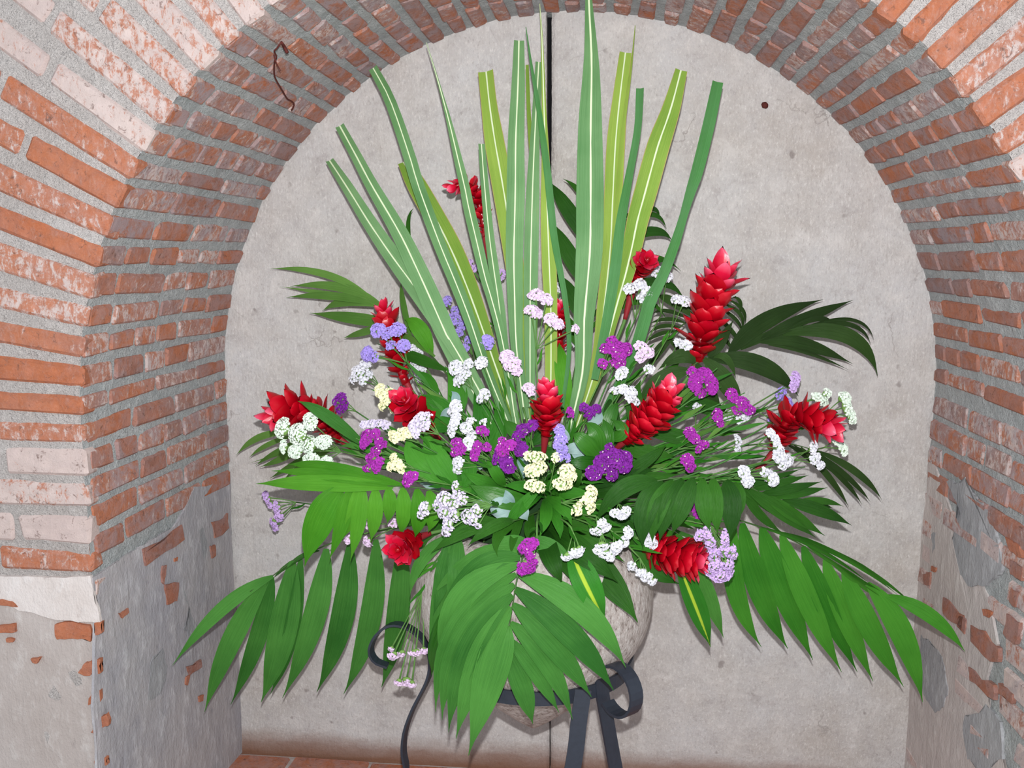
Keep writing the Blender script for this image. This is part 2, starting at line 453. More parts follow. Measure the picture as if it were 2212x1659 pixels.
# render patches: irregular outlines, proud of the wall, extruded
def rough_outline(pts, amp, it=3):
    for _ in range(it):
        out = []
        for i, p in enumerate(pts):
            q = pts[(i+1) % len(pts)]
            d = math.hypot(q[0]-p[0], q[1]-p[1])
            out.append(p)
            nx, ny = -(q[1]-p[1]), (q[0]-p[0])
            k = random.uniform(-amp, amp)
            out.append(((p[0]+q[0])/2+nx*k, (p[1]+q[1])/2+ny*k))
        pts = out
    return pts
import bmesh
def patch(name, parent, outline, to3d, normal, h, mat, amp=0.13, it=3, color=None, sub=0, rough=0.0):
    pts = rough_outline(outline, amp, it)
    bm = bmesh.new()
    n = Vector(normal).normalized()
    off = rootloc(parent)
    vt = [bm.verts.new(Vector(to3d(*p))-off) for p in pts]
    f = bm.faces.new(vt)
    bmesh.ops.triangulate(bm, faces=[f])
    r = bmesh.ops.extrude_face_region(bm, geom=bm.faces[:])
    top = [e for e in r['geom'] if isinstance(e, bmesh.types.BMVert)]
    for v in top: v.co += n*h
    if sub:
        bmesh.ops.subdivide_edges(bm, edges=bm.edges[:], cuts=sub, use_grid_fill=True)
        bmesh.ops.triangulate(bm, faces=bm.faces[:])
    if rough:
        for v in bm.verts: v.co += n*rough*noise.noise((v.co+off)*9)
    bmesh.ops.recalc_face_normals(bm, faces=bm.faces)
    me = bpy.data.meshes.new(name); bm.to_mesh(me); bm.free(); me.materials.append(mat)
    o = link(bpy.data.objects.new(name, me), parent)
    if color: o.color = color
    return o
def onL(y, z, d=0.0): return (-(RAD(y)+JREC-d), y, z)
def onR(y, z, d=0.0): return (RAD(y)+JREC-d, y, z)
def onF(x, z): return (x, -DEP+0.007, z)
NL = (1, -SL, 0); NR_ = (-1, -SL, 0); NF = (0, -1, 0)
patch('render_coat', wall_left, [(-DEP+0.002, FLOOR_Z), (0.0, FLOOR_Z), (0.0, -0.28), (-0.12, -0.29), (-0.2, -0.27), (-0.28, -0.33), (-0.36, -0.37), (-0.45, -0.35), (-0.55, -0.36), (-DEP+0.002, -0.36)],
      onL, NL, 0.006, M_CEMENT, 0.05, 3, sub=2, rough=0.004)
def jp(px, py, off=0.014):
    q = reveal(px, py, 0); return q
def jamb_px_patch(name, parent, pxs, mat, h, sg, color=None, amp=0.1, it=2):
    pts = []
    for (x, y) in pxs:
        q = reveal(x, y); pts.append((q.y, q.z))
    return patch(name, parent, pts, onL if sg < 0 else onR, NL if sg < 0 else NR_, h, mat, amp, it, color)
OR = (0.20, 0.15, 0.15, 1); PK = (0.30, 0.62, 0.35, 1)
for pxs, c in [([(306, 1186), (390, 1133), (396, 1165), (313, 1222)], PK), ([(354, 1262), (384, 1258), (380, 1298), (360, 1306)], PK), ([(349, 1222), (358, 1220), (352, 1262), (348, 1258)], PK),
               ([(255, 1325), (274, 1313), (276, 1322), (262, 1335)], OR), ([(402, 1440), (432, 1424), (434, 1440), (408, 1458)], PK), ([(401, 1462), (408, 1458), (403, 1480), (399, 1478)], OR),
               ([(375, 1206), (382, 1203), (380, 1212), (375, 1213)], OR), ([(452, 1180), (462, 1176), (464, 1200), (456, 1206)], PK), ([(455, 1128), (490, 1108), (492, 1140), (462, 1162)], PK), ([(428, 1504), (438, 1500), (436, 1514), (429, 1516)], OR)]:
    jamb_px_patch('brick_fragment', wall_left, pxs, M_BRICK, 0.0105, -1, c)
for pxs in [[(412, 1160), (440, 1140), (445, 1200), (432, 1260), (445, 1300), (430, 1370), (395, 1360), (412, 1310), (396, 1260), (402, 1200)],
            [(330, 1420), (352, 1400), (362, 1440), (345, 1500), (320, 1510)]]:
    jamb_px_patch('stain_patch', wall_left, pxs, M_SLATE, 0.0070, -1, None, 0.15, 3)
patch('render_coat', wall_right, [(-DEP+0.002, FLOOR_Z), (0.0, FLOOR_Z), (0.0, -0.16), (-0.10, -0.24), (-0.2, -0.30), (-0.30, -0.36), (-0.38, -0.42), (-0.44, -0.50), (-0.40, -0.62), (-0.44, -0.72), (-0.5, -0.8), (-0.6, -0.86), (-DEP+0.002, -0.9)],
      onR, NR_, 0.006, M_CEMENTR, 0.05, 3, sub=2, rough=0.004)
for pxs, mm in [([(2045, 1040), (2085, 1030), (2110, 1080), (2150, 1150), (2165, 1220), (2130, 1265), (2070, 1240), (2055, 1170), (2075, 1110)], M_SLATE),
                ([(1990, 1370), (2010, 1385), (2040, 1440), (2048, 1490), (2020, 1540), (1995, 1500), (1985, 1430)], M_SLATE),
                ([(2085, 1545), (2130, 1520), (2160, 1560), (2165, 1640), (2130, 1680), (2090, 1640)], M_SLATE),
                ([(2012, 1155), (2022, 1150), (2020, 1185), (2014, 1195)], M_SLATE)]:
    jamb_px_patch('stain_patch', wall_right, pxs, mm, 0.0070, 1, None, 0.15, 3)
for pxs, c in [([(2175, 1160), (2205, 1180), (2212, 1205), (2186, 1190)], OR), ([(2185, 1210), (2212, 1225), (2210, 1255), (2186, 1240)], PK), ([(2188, 1270), (2205, 1280), (2196, 1312), (2184, 1300)], PK),
               ([(2125, 1315), (2145, 1322), (2138, 1334), (2128, 1330)], OR), ([(2015, 1222), (2025, 1226), (2022, 1236), (2014, 1234)], OR), ([(2178, 1325), (2205, 1345), (2196, 1392), (2170, 1368)], PK),
               ([(2160, 1475), (2190, 1500), (2188, 1520), (2160, 1498)], PK), ([(2075, 1330), (2090, 1340), (2086, 1370), (2070, 1352)], PK), ([(1996, 1240), (2012, 1236), (2010, 1264), (2000, 1262)], PK), ([(2040, 1290), (2085, 1330), (2080, 1360), (2040, 1325)], PK),
               ([(2100, 1350), (2160, 1400), (2158, 1430), (2100, 1385)], PK), ([(2095, 1440), (2150, 1480), (2150, 1512), (2098, 1470)], PK)]:
    jamb_px_patch('brick_fragment', wall_right, pxs, M_BRICK, 0.0105, 1, c)
# front face, lower left: lime coat, beige coat, brick showing through at the arris
def fpx(px, py):
    q = P(px, py, -DEP); return (q.x, q.z)
XL = -(RF+0.004)
lo = [fpx(0, 1244), fpx(90, 1246), fpx(196, 1243), fpx(206, 1300), fpx(218, 1345), fpx(170, 1344), fpx(120, 1338), fpx(40, 1318), fpx(0, 1300)]
lo = [(-1.75, lo[0][1])] + lo + [(-1.75, lo[-1][1])]
for sg in (-1, 1):
    q = [(x*-sg, zz) for x, zz in lo]
    patch('limewash_coat', wall_front, q, onF, NF, 0.009, M_LIME, 0.05, 3)
    q = [(sg*(RF+0.002), -0.37), (sg*1.75, -0.37), (sg*1.75, FLOOR_Z), (sg*(RF+0.002), FLOOR_Z)]
    patch('render_coat', wall_front, q, onF, NF, 0.004, M_BEIGE, 0.004, 3, sub=2, rough=0.003)
for pxs in [[(120, 1348), (195, 1350), (197, 1385), (160, 1378), (125, 1380)], [(205, 1345), (222, 1342), (222, 1366), (206, 1372)], [(170, 1452), (186, 1430), (200, 1426), (203, 1450), (196, 1458)], [(206, 1426), (219, 1422), (220, 1452), (208, 1456)],
            [(200, 1494), (218, 1490), (218, 1518), (192, 1522)], [(198, 1580), (212, 1565), (216, 1575), (205, 1584)], [(218, 1548), (232, 1540), (236, 1566), (222, 1570)], [(205, 1642), (232, 1635), (234, 1650), (208, 1656)],
            [(68, 1422), (90, 1420), (82, 1432), (72, 1430)], [(0, 1294), (28, 1298), (40, 1310), (0, 1306)], [(15, 1378), (32, 1380), (30, 1386), (16, 1386)], [(0, 1350), (34, 1346), (36, 1364), (0, 1366)]]:
    patch('brick_fragment', wall_front, [fpx(*p) for p in pxs], onF, NF, 0.011, M_BRICK, 0.12, 2, (0.32, 0.1, 0.1, 1))

# floor: brick sill
mesh_obj('mortar_bed', [(-3, -4.5, FLOOR_Z-0.006), (3, -4.5, FLOOR_Z-0.006), (3, 0.05, FLOOR_Z-0.006), (-3, 0.05, FLOOR_Z-0.006)], [(0, 1, 2, 3)], M_BEIGE, floor, smooth=False)
for r_ in range(6):
    yc = -0.06-r_*0.115; x = -1.03 + (0.12 if r_ % 2 else 0)
    while x < 1.03:
        L = 0.235
        if abs(x+L/2) < RAD(yc)-0.04:
            brick(floor, Vector((x+L/2, yc, FLOOR_Z)), Vector((1, 0, 0)), Vector((0, 1, 0)), Vector((0, 0, 1)), L-0.008, 0.106, 0.03, 0.30+random.uniform(-0.05, 0.05), random.uniform(0.1, 0.6), 0.4)
        x += L

# ================================================================== the bouquet and its stand
# ------------------------------------------------------------------ plant materials
def mat_leaf(name, c1, c2, vein=90, rough=0.5, spec=0.22, stripe=None, trans=0.12, edge=None, midline=None):
    k = NT(name); uv = k.n('ShaderNodeUVMap').outputs['UV']; pos = k.pos()
    oi = k.n('ShaderNodeObjectInfo')
    st = k.noise(k.mapping(uv, (vein, 1.6, 1)), 1.0, 3, 0.6)
    big = k.noise(pos, 9, 3, 0.5)
    f = k.math('ADD', k.math('MULTIPLY', st, 0.55), k.math('MULTIPLY', big, 0.45))
    f = k.math('ADD', f, k.math('MULTIPLY', k.math('SUBTRACT', oi.outputs['Random'], 0.5), 0.35))
    col = k.mix(k.ramp(f, [(0.3, 0.0), (0.7, 1.0)]), c1, c2)
    sx = k.n('ShaderNodeSeparateXYZ'); k.l(uv, sx.inputs[0])
    if stripe:
        d = k.math('ABSOLUTE', k.math('SUBTRACT', sx.outputs[0], stripe[1]))
        col = k.mix(k.ramp(d, [(stripe[2]*0.6, 1.0), (stripe[2], 0.0)]), col, stripe[0])
    if edge:
        d = k.math('ABSOLUTE', k.math('SUBTRACT', sx.outputs[0], 0.5))
        col = k.mix(k.ramp(d, [(0.46, 0.0), (0.49, 0.8)]), col, edge)
    nrm = k.bump(st, 0.6, 0.003)
    k.done(col, rough, nrm, spec)
    k.b.inputs['Subsurface Weight'].default_value = 0.0
    if trans:
        tr = k.n('ShaderNodeBsdfTranslucent'); k.l(col, tr.inputs['Color'])
        mx = k.n('ShaderNodeMixShader'); mx.inputs[0].default_value = trans
        out = [n for n in k.t.nodes if n.type == 'OUTPUT_MATERIAL'][0]
        k.l(k.b.outputs[0], mx.inputs[1]); k.l(tr.outputs[0], mx.inputs[2]); k.l(mx.outputs[0], out.inputs['Surface'])
    return k.m
M_BLADE = mat_leaf('reed_blade_green', lin((90, 140, 84)), lin((134, 176, 122)), 60)
M_BLADEY = mat_leaf('reed_blade_lime', lin((122, 160, 62)), lin((160, 190, 84)), 50, edge=lin((196, 160, 110)))
M_BLADED = mat_leaf('reed_blade_deep', lin((58, 128, 48)), lin((96, 150, 96)), 50)
M_RIB = mat_plain('pale_midrib', lin((214, 226, 190)), 0.5, 0.3, 0.06)
M_PALM = mat_leaf('palm_green', lin((42, 100, 34)), lin((80, 144, 60)), 46)
M_PALMB = mat_leaf('palm_bright', lin((62, 132, 24)), lin((92, 162, 44)), 46)
M_PALMR = mat_leaf('palm_fresh', lin((42, 112, 26)), lin((74, 146, 44)), 46)
M_PALMD = mat_leaf('palm_dark', lin((30, 74, 18)), lin((54, 110, 30)), 40)
M_PALMDD = mat_leaf('palm_dull_green', lin((36, 60, 24)), lin((56, 86, 38)), 40)  # dull dark green of the darkest fronds
M_PALMO = mat_leaf('palm_olive', lin((78, 124, 48)), lin((112, 158, 74)), 40)
M_VAR = mat_leaf('variegated_leaf', lin((36, 104, 24)), lin((56, 134, 40)), 40, stripe=(lin((176, 204, 60)), 0.55, 0.09))
M_BROAD = mat_leaf('glossy_broad_leaf', lin((30, 84, 18)), lin((58, 118, 34)), 8, 0.35, 0.4)
M_TEAL = mat_leaf('eucalyptus_leaf', lin((132, 166, 164)), lin((166, 192, 190)), 6, 0.6, 0.2)
M_RACHIS = mat_plain('palm_stalk', lin((64, 96, 48)), 0.5, 0.3, 0.2)
M_STEM = mat_plain('flower_stalk_green', lin((92, 134, 68)), 0.6, 0.25, 0.25, 40)
M_STEMD = mat_plain('winged_stalk_green', lin((74, 122, 60)), 0.6, 0.25, 0.3, 30)
M_CALYX = mat_plain('calyx_green', lin((126, 164, 88)), 0.7, 0.2, 0.25, 200)
def mat_red(name, c1, c2, c3):
    k = NT(name); uv = k.n('ShaderNodeUVMap').outputs['UV']; sx = k.n('ShaderNodeSeparateXYZ'); k.l(uv, sx.inputs[0])
    oi = k.n('ShaderNodeObjectInfo')
    f = k.math('ADD', sx.outputs[1], k.math('MULTIPLY', k.math('SUBTRACT', oi.outputs['Random'], 0.5), 0.4))
    col = k.ramp(f, [(0.0, c1), (0.6, c2), (1.0, c3)])
    st = k.noise(k.mapping(uv, (26, 1.5, 1)), 1, 3, 0.6)
    return k.done(col, 0.28, k.bump(st, 0.2, 0.002), 0.55)
M_RED = mat_red('ginger_red', lin((140, 0, 14)), lin((184, 4, 26)), lin((204, 12, 40)))
M_PINK = mat_red('ginger_pink', lin((178, 4, 28)), lin((214, 22, 62)), lin((236, 92, 124)))
M_GSTEM = mat_plain('ginger_stalk', lin((150, 40, 48)), 0.5, 0.3, 0.25, 30)
M_GSTEM2 = mat_plain('ginger_sheath', lin((186, 140, 110)), 0.6, 0.3, 0.25, 30)
def mat_floret(name, c, var=0.25):
    k = NT(name); pos = k.pos(); n = k.noise(pos, 180, 2, 0.5); n2 = k.noise(pos, 30, 2, 0.5)
    d = tuple(v*(1-var) for v in c); e = tuple(min(0.95, v*(1+var)) for v in c)
    k.done(k.mix(k.math('ADD', k.math('MULTIPLY', n, 0.6), k.math('MULTIPLY', n2, 0.4)), d, e), 0.75, None, 0.15)
    return k.m
FLO = {'W': mat_floret('white_floret', lin((220, 220, 228)), 0.12), 'N': mat_floret('mint_white_floret', lin((226, 238, 226)), 0.10), 'L': mat_floret('lilac_floret', lin((206, 178, 226)), 0.14), 'K': mat_floret('lilac_white_floret', lin((228, 206, 232)), 0.10),
       'V': mat_floret('violet_floret', lin((172, 154, 226)), 0.2), 'P': mat_floret('purple_floret', lin((128, 44, 152)), 0.35), 'M': mat_floret('magenta_floret', lin((166, 54, 168)), 0.3),
       'C': mat_floret('cream_floret', lin((238, 236, 196)), 0.10), 'G': mat_floret('grey_lilac_floret', lin((214, 206, 228)), 0.10)}
M_SPECK = mat_floret('white_flower_speck', lin((248, 240, 220)), 0.05)
M_IRON = mat_plain('black_wrought_iron', lin((44, 50, 62)), 0.45, 0.5, 0.25, 90, 0.2)
M_RUST = mat_plain('rusty_wire', lin((92, 44, 40)), 0.8, 0.2, 0.3, 60)
def mat_urn():
    k = NT('rough_stone'); pos = k.pos()
    a = k.noise(pos, 10, 5, 0.6); b = k.noise(k.mapping(pos, (1, 1, 0.5)), 90, 5, 0.75)
    col = k.mix(a, lin((180, 170, 165)), lin((200, 190, 186)))
    col = k.mix(k.ramp(b, [(0.52, 0.0), (0.62, 0.8)]), col, lin((222, 217, 215)))
    col = k.mix(k.ramp(b, [(0.36, 0.85), (0.46, 0.0)]), col, lin((122, 108, 102)))
    return k.done(col, 0.95, k.bump(b, 0.8, 0.006), 0.1)
M_URN = mat_urn()
M_FOAM = mat_plain('floral_foam_green', lin((40, 66, 38)), 0.95, 0.05, 0.3, 60, 0.5)

# ------------------------------------------------------------------ sweeps
def crom(pts, n):
    """n+1 samples on a Catmull-Rom spline through tuples/Vectors of any length"""
    p = [list(q) for q in pts]
    if len(p) == 2:
        return [[a+(b-a)*i/n for a, b in zip(*p)] for i in range(n+1)]
    # parameter by chord length
    ds = [0]
    for a, b in zip(p, p[1:]): ds.append(ds[-1]+max(1e-6, math.dist(a[:3], b[:3])))
    e = [[2*a-b for a, b in zip(p[0], p[1])]] + p + [[2*a-b for a, b in zip(p[-1], p[-2])]]
    out = []; seg = 0
    for i in range(n+1):
        s = ds[-1]*i/n
        while seg < len(ds)-2 and s > ds[seg+1]: seg += 1
        t = (s-ds[seg])/(ds[seg+1]-ds[seg]); t = max(0, min(1, t))
        a, b, c, d = e[seg:seg+4]
        out.append([0.5*((2*B)+(-A+C)*t+(2*A-5*B+4*C-D)*t*t+(-A+3*B-3*C+D)*t**3) for A, B, C, D in zip(a, b, c, d)])
    return out
US = (-1.0, -0.5, 0.0, 0.5, 1.0)
def ribbon(name, pts, mat, parent, n=14, roll=0.0, fold=0.2, ripple=0.0, rib=None, twist=0.0):
    """pts: (Vector position, width in metres) samples; flat leaf facing the viewer, V-folded along the midrib"""
    sm = crom([(p.x, p.y, p.z, w) for p, w in pts], n)
    V = [Vector(s[:3]) for s in sm]; W = [max(0.0004, s[3]) for s in sm]
    vs_, uv, fs = [], [], []; ribv = []
    for i, p in enumerate(V):
        t = (V[min(n, i+1)]-V[max(0, i-1)]).normalized()
        vd = (CAM-p).normalized(); side = t.cross(vd)
        if side.length < 1e-4: side = Vector((1, 0, 0))
        side.normalize()
        q = Quaternion(t, roll+twist*(i/n)); side = q @ side
        nn = side.cross(t); 
        if nn.dot(vd) < 0 and abs(roll) < 1.5: nn = -nn
        w = W[i]/2
        for u in US:
            off = fold*abs(u)*w + ripple*w*math.sin(i*1.7+u*2.0+len(name) % 7)
            vs_.append(p+side*(u*w)+nn*off); uv.append((u*0.5+0.5, i/n))
        ribv.append((p, side, nn, w))
    k = len(US)
    for i in range(n):
        for j in range(k-1):
            a = i*k+j; fs.append((a, a+1, a+k+1, a+k))
    o = mesh_obj(name, vs_, fs, mat, parent, uv)
    if rib:
        rv, rf = [], []
        for i, (p, side, nn, w) in enumerate(ribv):
            h = min(rib, w*0.45)
            rv += [p-side*h+nn*0.0004, p+nn*(0.0004+h*0.8), p+side*h+nn*0.0004]
        for i in range(n):
            a = i*3; rf += [(a, a+1, a+4, a+3), (a+1, a+2, a+5, a+4)]
        mesh_obj('midrib', rv, rf, M_RIB, o)
    return o
def tube(name, pts, mat, parent, n=14, sides=6):
    """pts: (Vector, radius)"""
    sm = crom([(p.x, p.y, p.z, r) for p, r in pts], n)
    V = [Vector(s[:3]) for s in sm]
    vs_, fs = [], []; up = Vector((0.3, -0.8, 0.5))
    for i, p in enumerate(V):
        t = (V[min(n, i+1)]-V[max(0, i-1)]).normalized()
        a = t.cross(up); a = a.normalized() if a.length > 1e-4 else Vector((1, 0, 0)); b = t.cross(a)
        for j in range(sides):
            g = 2*math.pi*j/sides; r = max(0.0002, sm[i][3])
            vs_.append(p+a*(r*math.cos(g))+b*(r*math.sin(g)))
    for i in range(n):
        for j in range(sides):
            fs.append((i*sides+j, i*sides+(j+1) % sides, (i+1)*sides+(j+1) % sides, (i+1)*sides+j))
    fs.append(tuple(range(sides))[::-1]); fs.append(tuple(range(n*sides, n*sides+sides)))
    return mesh_obj(name, vs_, fs, mat, parent) if name else (vs_, fs)
def tube_raw(pts, n=10, sides=5): return tube(None, pts, None, None, n, sides)
class Acc:
    def __init__(s): s.v, s.f = [], []
    def add(s, vf):
        b = len(s.v); s.v += vf[0]; s.f += [tuple(i+b for i in q) for q in vf[1]]

HUB = (1165, 1075, -0.37)           # where every stalk enters the foam
def pp(x, y, Y): return P(x, y, Y)
def wpx(p, px): return px*pxm(p)

# ------------------------------------------------------------------ urn, foam and iron stand
UY = -0.345
def zat(y): return P(1155, y, UY).z
uc = P(1155, 1250, UY); UX = uc.x
prof = [(0.205, zat(1125)), (0.232, zat(1128)), (0.262, zat(1150)), (0.281, zat(1195)), (0.287, zat(1250)), (0.285, zat(1300)), (0.272, zat(1345)), (0.246, zat(1385)), (0.212, zat(1420)),
        (0.172, zat(1455)), (0.130, zat(1488)), (0.086, zat(1520)), (0.040, zat(1551)), (0.004, zat(1572))]
prof = [(0.19, zat(1175)), (0.19, zat(1135))] + prof
sm = crom([(r, 0, z_) for r, z_ in prof], 40)
vs_, fs = [], []; NS = 48
for r, _, z_ in sm:
    for j in range(NS):
        g = 2*math.pi*j/NS; p = Vector((UX+r*math.cos(g), UY+r*math.sin(g), z_))
        k_ = 1+0.012*noise.noise(p*7); vs_.append((UX+(p.x-UX)*k_, UY+(p.y-UY)*k_, z_))
for i in range(len(sm)-1):
    for j in range(NS): fs.append((i*NS+j, (i+1)*NS+j, (i+1)*NS+(j+1) % NS, i*NS+(j+1) % NS))
urn = mesh_obj('stone_urn', vs_, fs, M_URN)
tag(urn, 'rough grey stone urn with a pointed base held in the black iron stand', 'urn')
# foam mound
vs_, fs = [], []
fc = P(1160, 1120, UY)
for i in range(13):
    th = math.pi/2*i/12
    for j in range(28):
        g = 2*math.pi*j/28; d = Vector((math.cos(g)*math.sin(th), math.sin(g)*math.sin(th), math.cos(th)))
        r = 0.17*(1+0.08*noise.noise(d*3)); vs_.append((fc.x+d.x*r, UY+d.y*r, fc.z-0.06+d.z*r*0.85))
for i in range(12):
    for j in range(28): fs.append((i*28+j, (i+1)*28+j, (i+1)*28+(j+1) % 28, i*28+(j+1) % 28))
tag(mesh_obj('floral_foam', vs_, fs, M_FOAM), 'dark green floral foam mound packed in the mouth of the urn', 'floral foam')

def strap(name, pts, wdir, width, thick, parent, n=24, mat=None):
    """flat iron bar swept along pts; wdir = direction of the bar's width (Vector or function of t)"""
    sm = crom([tuple(p) for p in pts], n); V = [Vector(s) for s in sm]
    vs_, fs = [], []
    for i, p in enumerate(V):
        t = (V[min(n, i+1)]-V[max(0, i-1)]).normalized()
        w = wdir(i/n) if callable(wdir) else wdir
        w = (w-t*w.dot(t)).normalized(); b = t.cross(w)
        for sx, sy in ((-1, -1), (1, -1), (1, 1), (-1, 1)): vs_.append(p+w*(sx*width/2)+b*(sy*thick/2))
    for i in range(n):
        for j in range(4): fs.append((i*4+j, i*4+(j+1) % 4, (i+1)*4+(j+1) % 4, (i+1)*4+j))
    fs += [(3, 2, 1, 0), (n*4, n*4+1, n*4+2, n*4+3)]
    return mesh_obj(name, vs_, fs, mat or M_IRON, parent, smooth=False)
stand = thing('iron_stand', 'black wrought iron strap stand with curled feet tops holding the urn', 'plant stand', (UX, UY, FLOOR_Z))
rc = P(1155, 1408, UY); RR = 0.242
strap('ring', [Vector((UX+RR*math.cos(g), UY+RR*math.sin(g), rc.z)) for g in [2*math.pi*i/24 for i in range(25)]], Vector((0, 0, 1)), 0.032, 0.006, stand, 72)
lp = [(838, 1438), (812, 1427), (801, 1403), (815, 1370), (845, 1349), (880, 1354), (913, 1380), (930, 1417), (926, 1464), (893, 1531), (876, 1579), (872, 1622), (878, 1665)]
LY = -0.36
pts = [P(x, y, LY) for x, y in lp]; e = pts[-1]; pts += [Vector((e.x-0.01, LY, e.z-0.08)), Vector((e.x-0.03, LY, FLOOR_Z))]
strap('leg', pts, Vector((0.25, 1, 0)), 0.024, 0.006, stand, 60)
# right leg with its scroll curling towards the viewer
T = P(1300, 1470, -0.52); od = Vector((0.68, -0.73, 0)); wd = Vector((0.73, 0.68, 0)); r = 0.056
c0 = T+od*r
scr = [c0 + od*(r*math.cos(g)) + Vector((0, 0, 1))*(r*math.sin(g)) for g in [math.radians(a) for a in range(-130, 181, 20)]]
foot = P(1336, 1690, -0.50); foot2 = Vector((foot.x+0.06, foot.y, FLOOR_Z))
strap('leg', scr+[T+Vector((0.0, 0, -0.02)), P(1312, 1560, -0.515), foot, foot2], wd, 0.036, 0.006, stand, 60)
a = P(1260, 1490, UY-RR); b = P(1236, 1665, UY-RR-0.01)
strap('leg', [a, P(1250, 1560, UY-RR-0.006), b, Vector((b.x-0.06, b.y, FLOOR_Z))], Vector((1, 0.1, 0)), 0.036, 0.006, stand, 20)

# rusty wire on the soffit
wp = [(606, 90), (600, 80), (590, 92), (584, 100), (588, 110), (583, 118), (584, 140), (586, 158), (594, 175), (602, 188), (612, 204), (620, 208), (626, 216), (622, 230)]
pts = []
for (x, y) in wp:
    q = reveal(x, y); rr = Vector((q.x, 0, q.z)).normalized(); pts.append((q-rr*(0.012+0.006*random.random()), 0.0019))
wire = thing('tie_wire', 'short rusty twisted wire hanging from the brick soffit at upper left', 'wire', pts[0][0])
tube('strand', pts, M_RUST, wire, 50, 5)
tube('hook', [(pts[0][0]+Vector((0.006, 0, -0.012)), 0.004), (pts[0][0], 0.004), (pts[1][0], 0.003)], M_RUST, wire, 6, 5)
tube('twist', [(pts[5][0]+Vector((0.012, 0, -0.02)), 0.001), (pts[5][0]+Vector((0.003, 0, -0.004)), 0.0014), (pts[4][0]+Vector((-0.006, 0, 0.004)), 0.0014)], M_RUST, wire, 6, 5)

# ------------------------------------------------------------------ tall strap blades
BL = [
 ('shortest cut strap blade at the far left, pale midrib, leaning left', 'B', [(712,347,18),(750,405,26),(800,485,33),(853,562,40),(920,653,46),(984,754,36),(1050,870,24)], -.15),
 ('second cut strap blade from the left, leaning left beside the shortest one', 'B', [(734,272,20),(770,338,24),(803,400,28),(862,501,36),(898,575,42),(932,650,46),(965,725,44),(1005,815,32),(1070,930,22)], -.19),
 ('long cut strap blade whose top overlaps the brick arch at upper left', 'B', [(806,147,20),(842,215,24),(882,329,27),(905,405,28),(950,527,28),(985,612,27),(1015,690,26),(1054,805,22),(1102,922,16)], -.22),
 ('broad yellow-green cut blade half hidden behind the long left blade', 'Y', [(872,350,26),(900,400,42),(945,480,46),(975,540,50),(1005,610,48),(1035,690,40),(1070,790,28),(1120,930,14)], -.16),
 ('needle-tipped narrow blade arching up left over the hooked red ginger', 'B', [(921,92,1.5),(941,157,4),(956,210,7),(971,266,12),(989,342,18),(1004,405,22),(1013,451,24),(1031,527,24),(1048,600,22),(1066,660,20),(1090,760,20),(1117,929,14)], -.26),
 ('short narrow cut blade right of the hooked red ginger', 'B', [(1040,311,15),(1045,380,17),(1056,501,20),(1066,577,22),(1079,666,23),(1089,754,20),(1112,900,14)], -.28),
 ('wide lime cut blade with brown edges left of the tall middle blade', 'Y', [(1050,155,34),(1058,230,36),(1070,310,44),(1086,400,46),(1102,500,44),(1118,620,38),(1128,760,26),(1145,930,14)], -.20),
 ('tall square-cut blade left of the wall joint with straight pale midrib', 'B', [(1121,88,22),(1119,180,29),(1114,304,36),(1113,420,40),(1110,552,38),(1112,653,34),(1116,754,27),(1134,905,18)], -.27),
 ('narrow cut blade crossing behind the dark needle blade by the wall joint', 'B', [(1164,134,15),(1156,278,19),(1150,420,29),(1146,577,32),(1145,700,28),(1145,880,18)], -.24),
 ('dark needle-tipped blade slanting across the pair beside the wall joint', 'D', [(1136,58,1.5),(1148,142,6),(1161,215,10),(1174,304,14),(1184,380,16),(1196,501,16),(1209,577,14),(1222,653,12),(1230,754,10),(1215,880,8)], -.31),
 ('thin lime blade with its tip touching the brick arch at the joint', 'Y', [(1166,8,1.5),(1171,90,5),(1175,228,10),(1179,350,18),(1182,450,28),(1186,560,32),(1190,680,28),(1189,860,24),(1180,960,14)], -.25),
 ('very thin pale blade standing just left of the dark needle blade', 'Y', [(1139,140,7),(1143,253,9),(1150,350,11),(1155,450,11),(1156,640,10),(1150,900,8)], -.22),
 ('tallest and widest blade rising past the top of the brick arch', 'B', [(1272,-40,10),(1272,0,15),(1277,101,28),(1278,165,38),(1276,266,51),(1276,420,60),(1275,527,59),(1270,602,54),(1262,690,44),(1258,805,32),(1225,950,18)], -.29),
 ('yellow-green cut blade directly right of the tallest blade', 'Y', [(1351,114,26),(1340,203,32),(1330,304,40),(1324,420,40),(1318,540,36),(1306,653,34),(1288,790,28),(1240,940,16)], -.21),
 ('slender cut blade between the two lime blades on the right', 'D', [(1383,191,17),(1378,278,16),(1362,367,17),(1351,425,19),(1340,490,22),(1330,577,24),(1312,691,22),(1285,820,16)], -.26),
 ('lime cut blade with pinkish dry right edge leaning right', 'Y', [(1471,152,27),(1449,235,40),(1421,316,50),(1393,418,50),(1377,476,47),(1366,530,43),(1352,590,36),(1334,653,26),(1305,760,18)], -.24),
 ('rightmost folded dark green cut blade leaning far right', 'D', [(1550,177,24),(1531,266,27),(1506,367,27),(1489,420,22),(1476,466,18),(1457,527,22),(1428,602,24),(1402,653,28),(1388,704,28),(1362,780,26),(1300,900,16)], -.27),
 ('dry hair-thin blade tip beside the lime blade right of the tallest', 'Y', [(1372,55,1.5),(1367,110,3),(1360,170,6),(1348,260,8),(1336,380,8),(1322,560,8),(1290,800,8),(1240,930,8)], -.17),
]
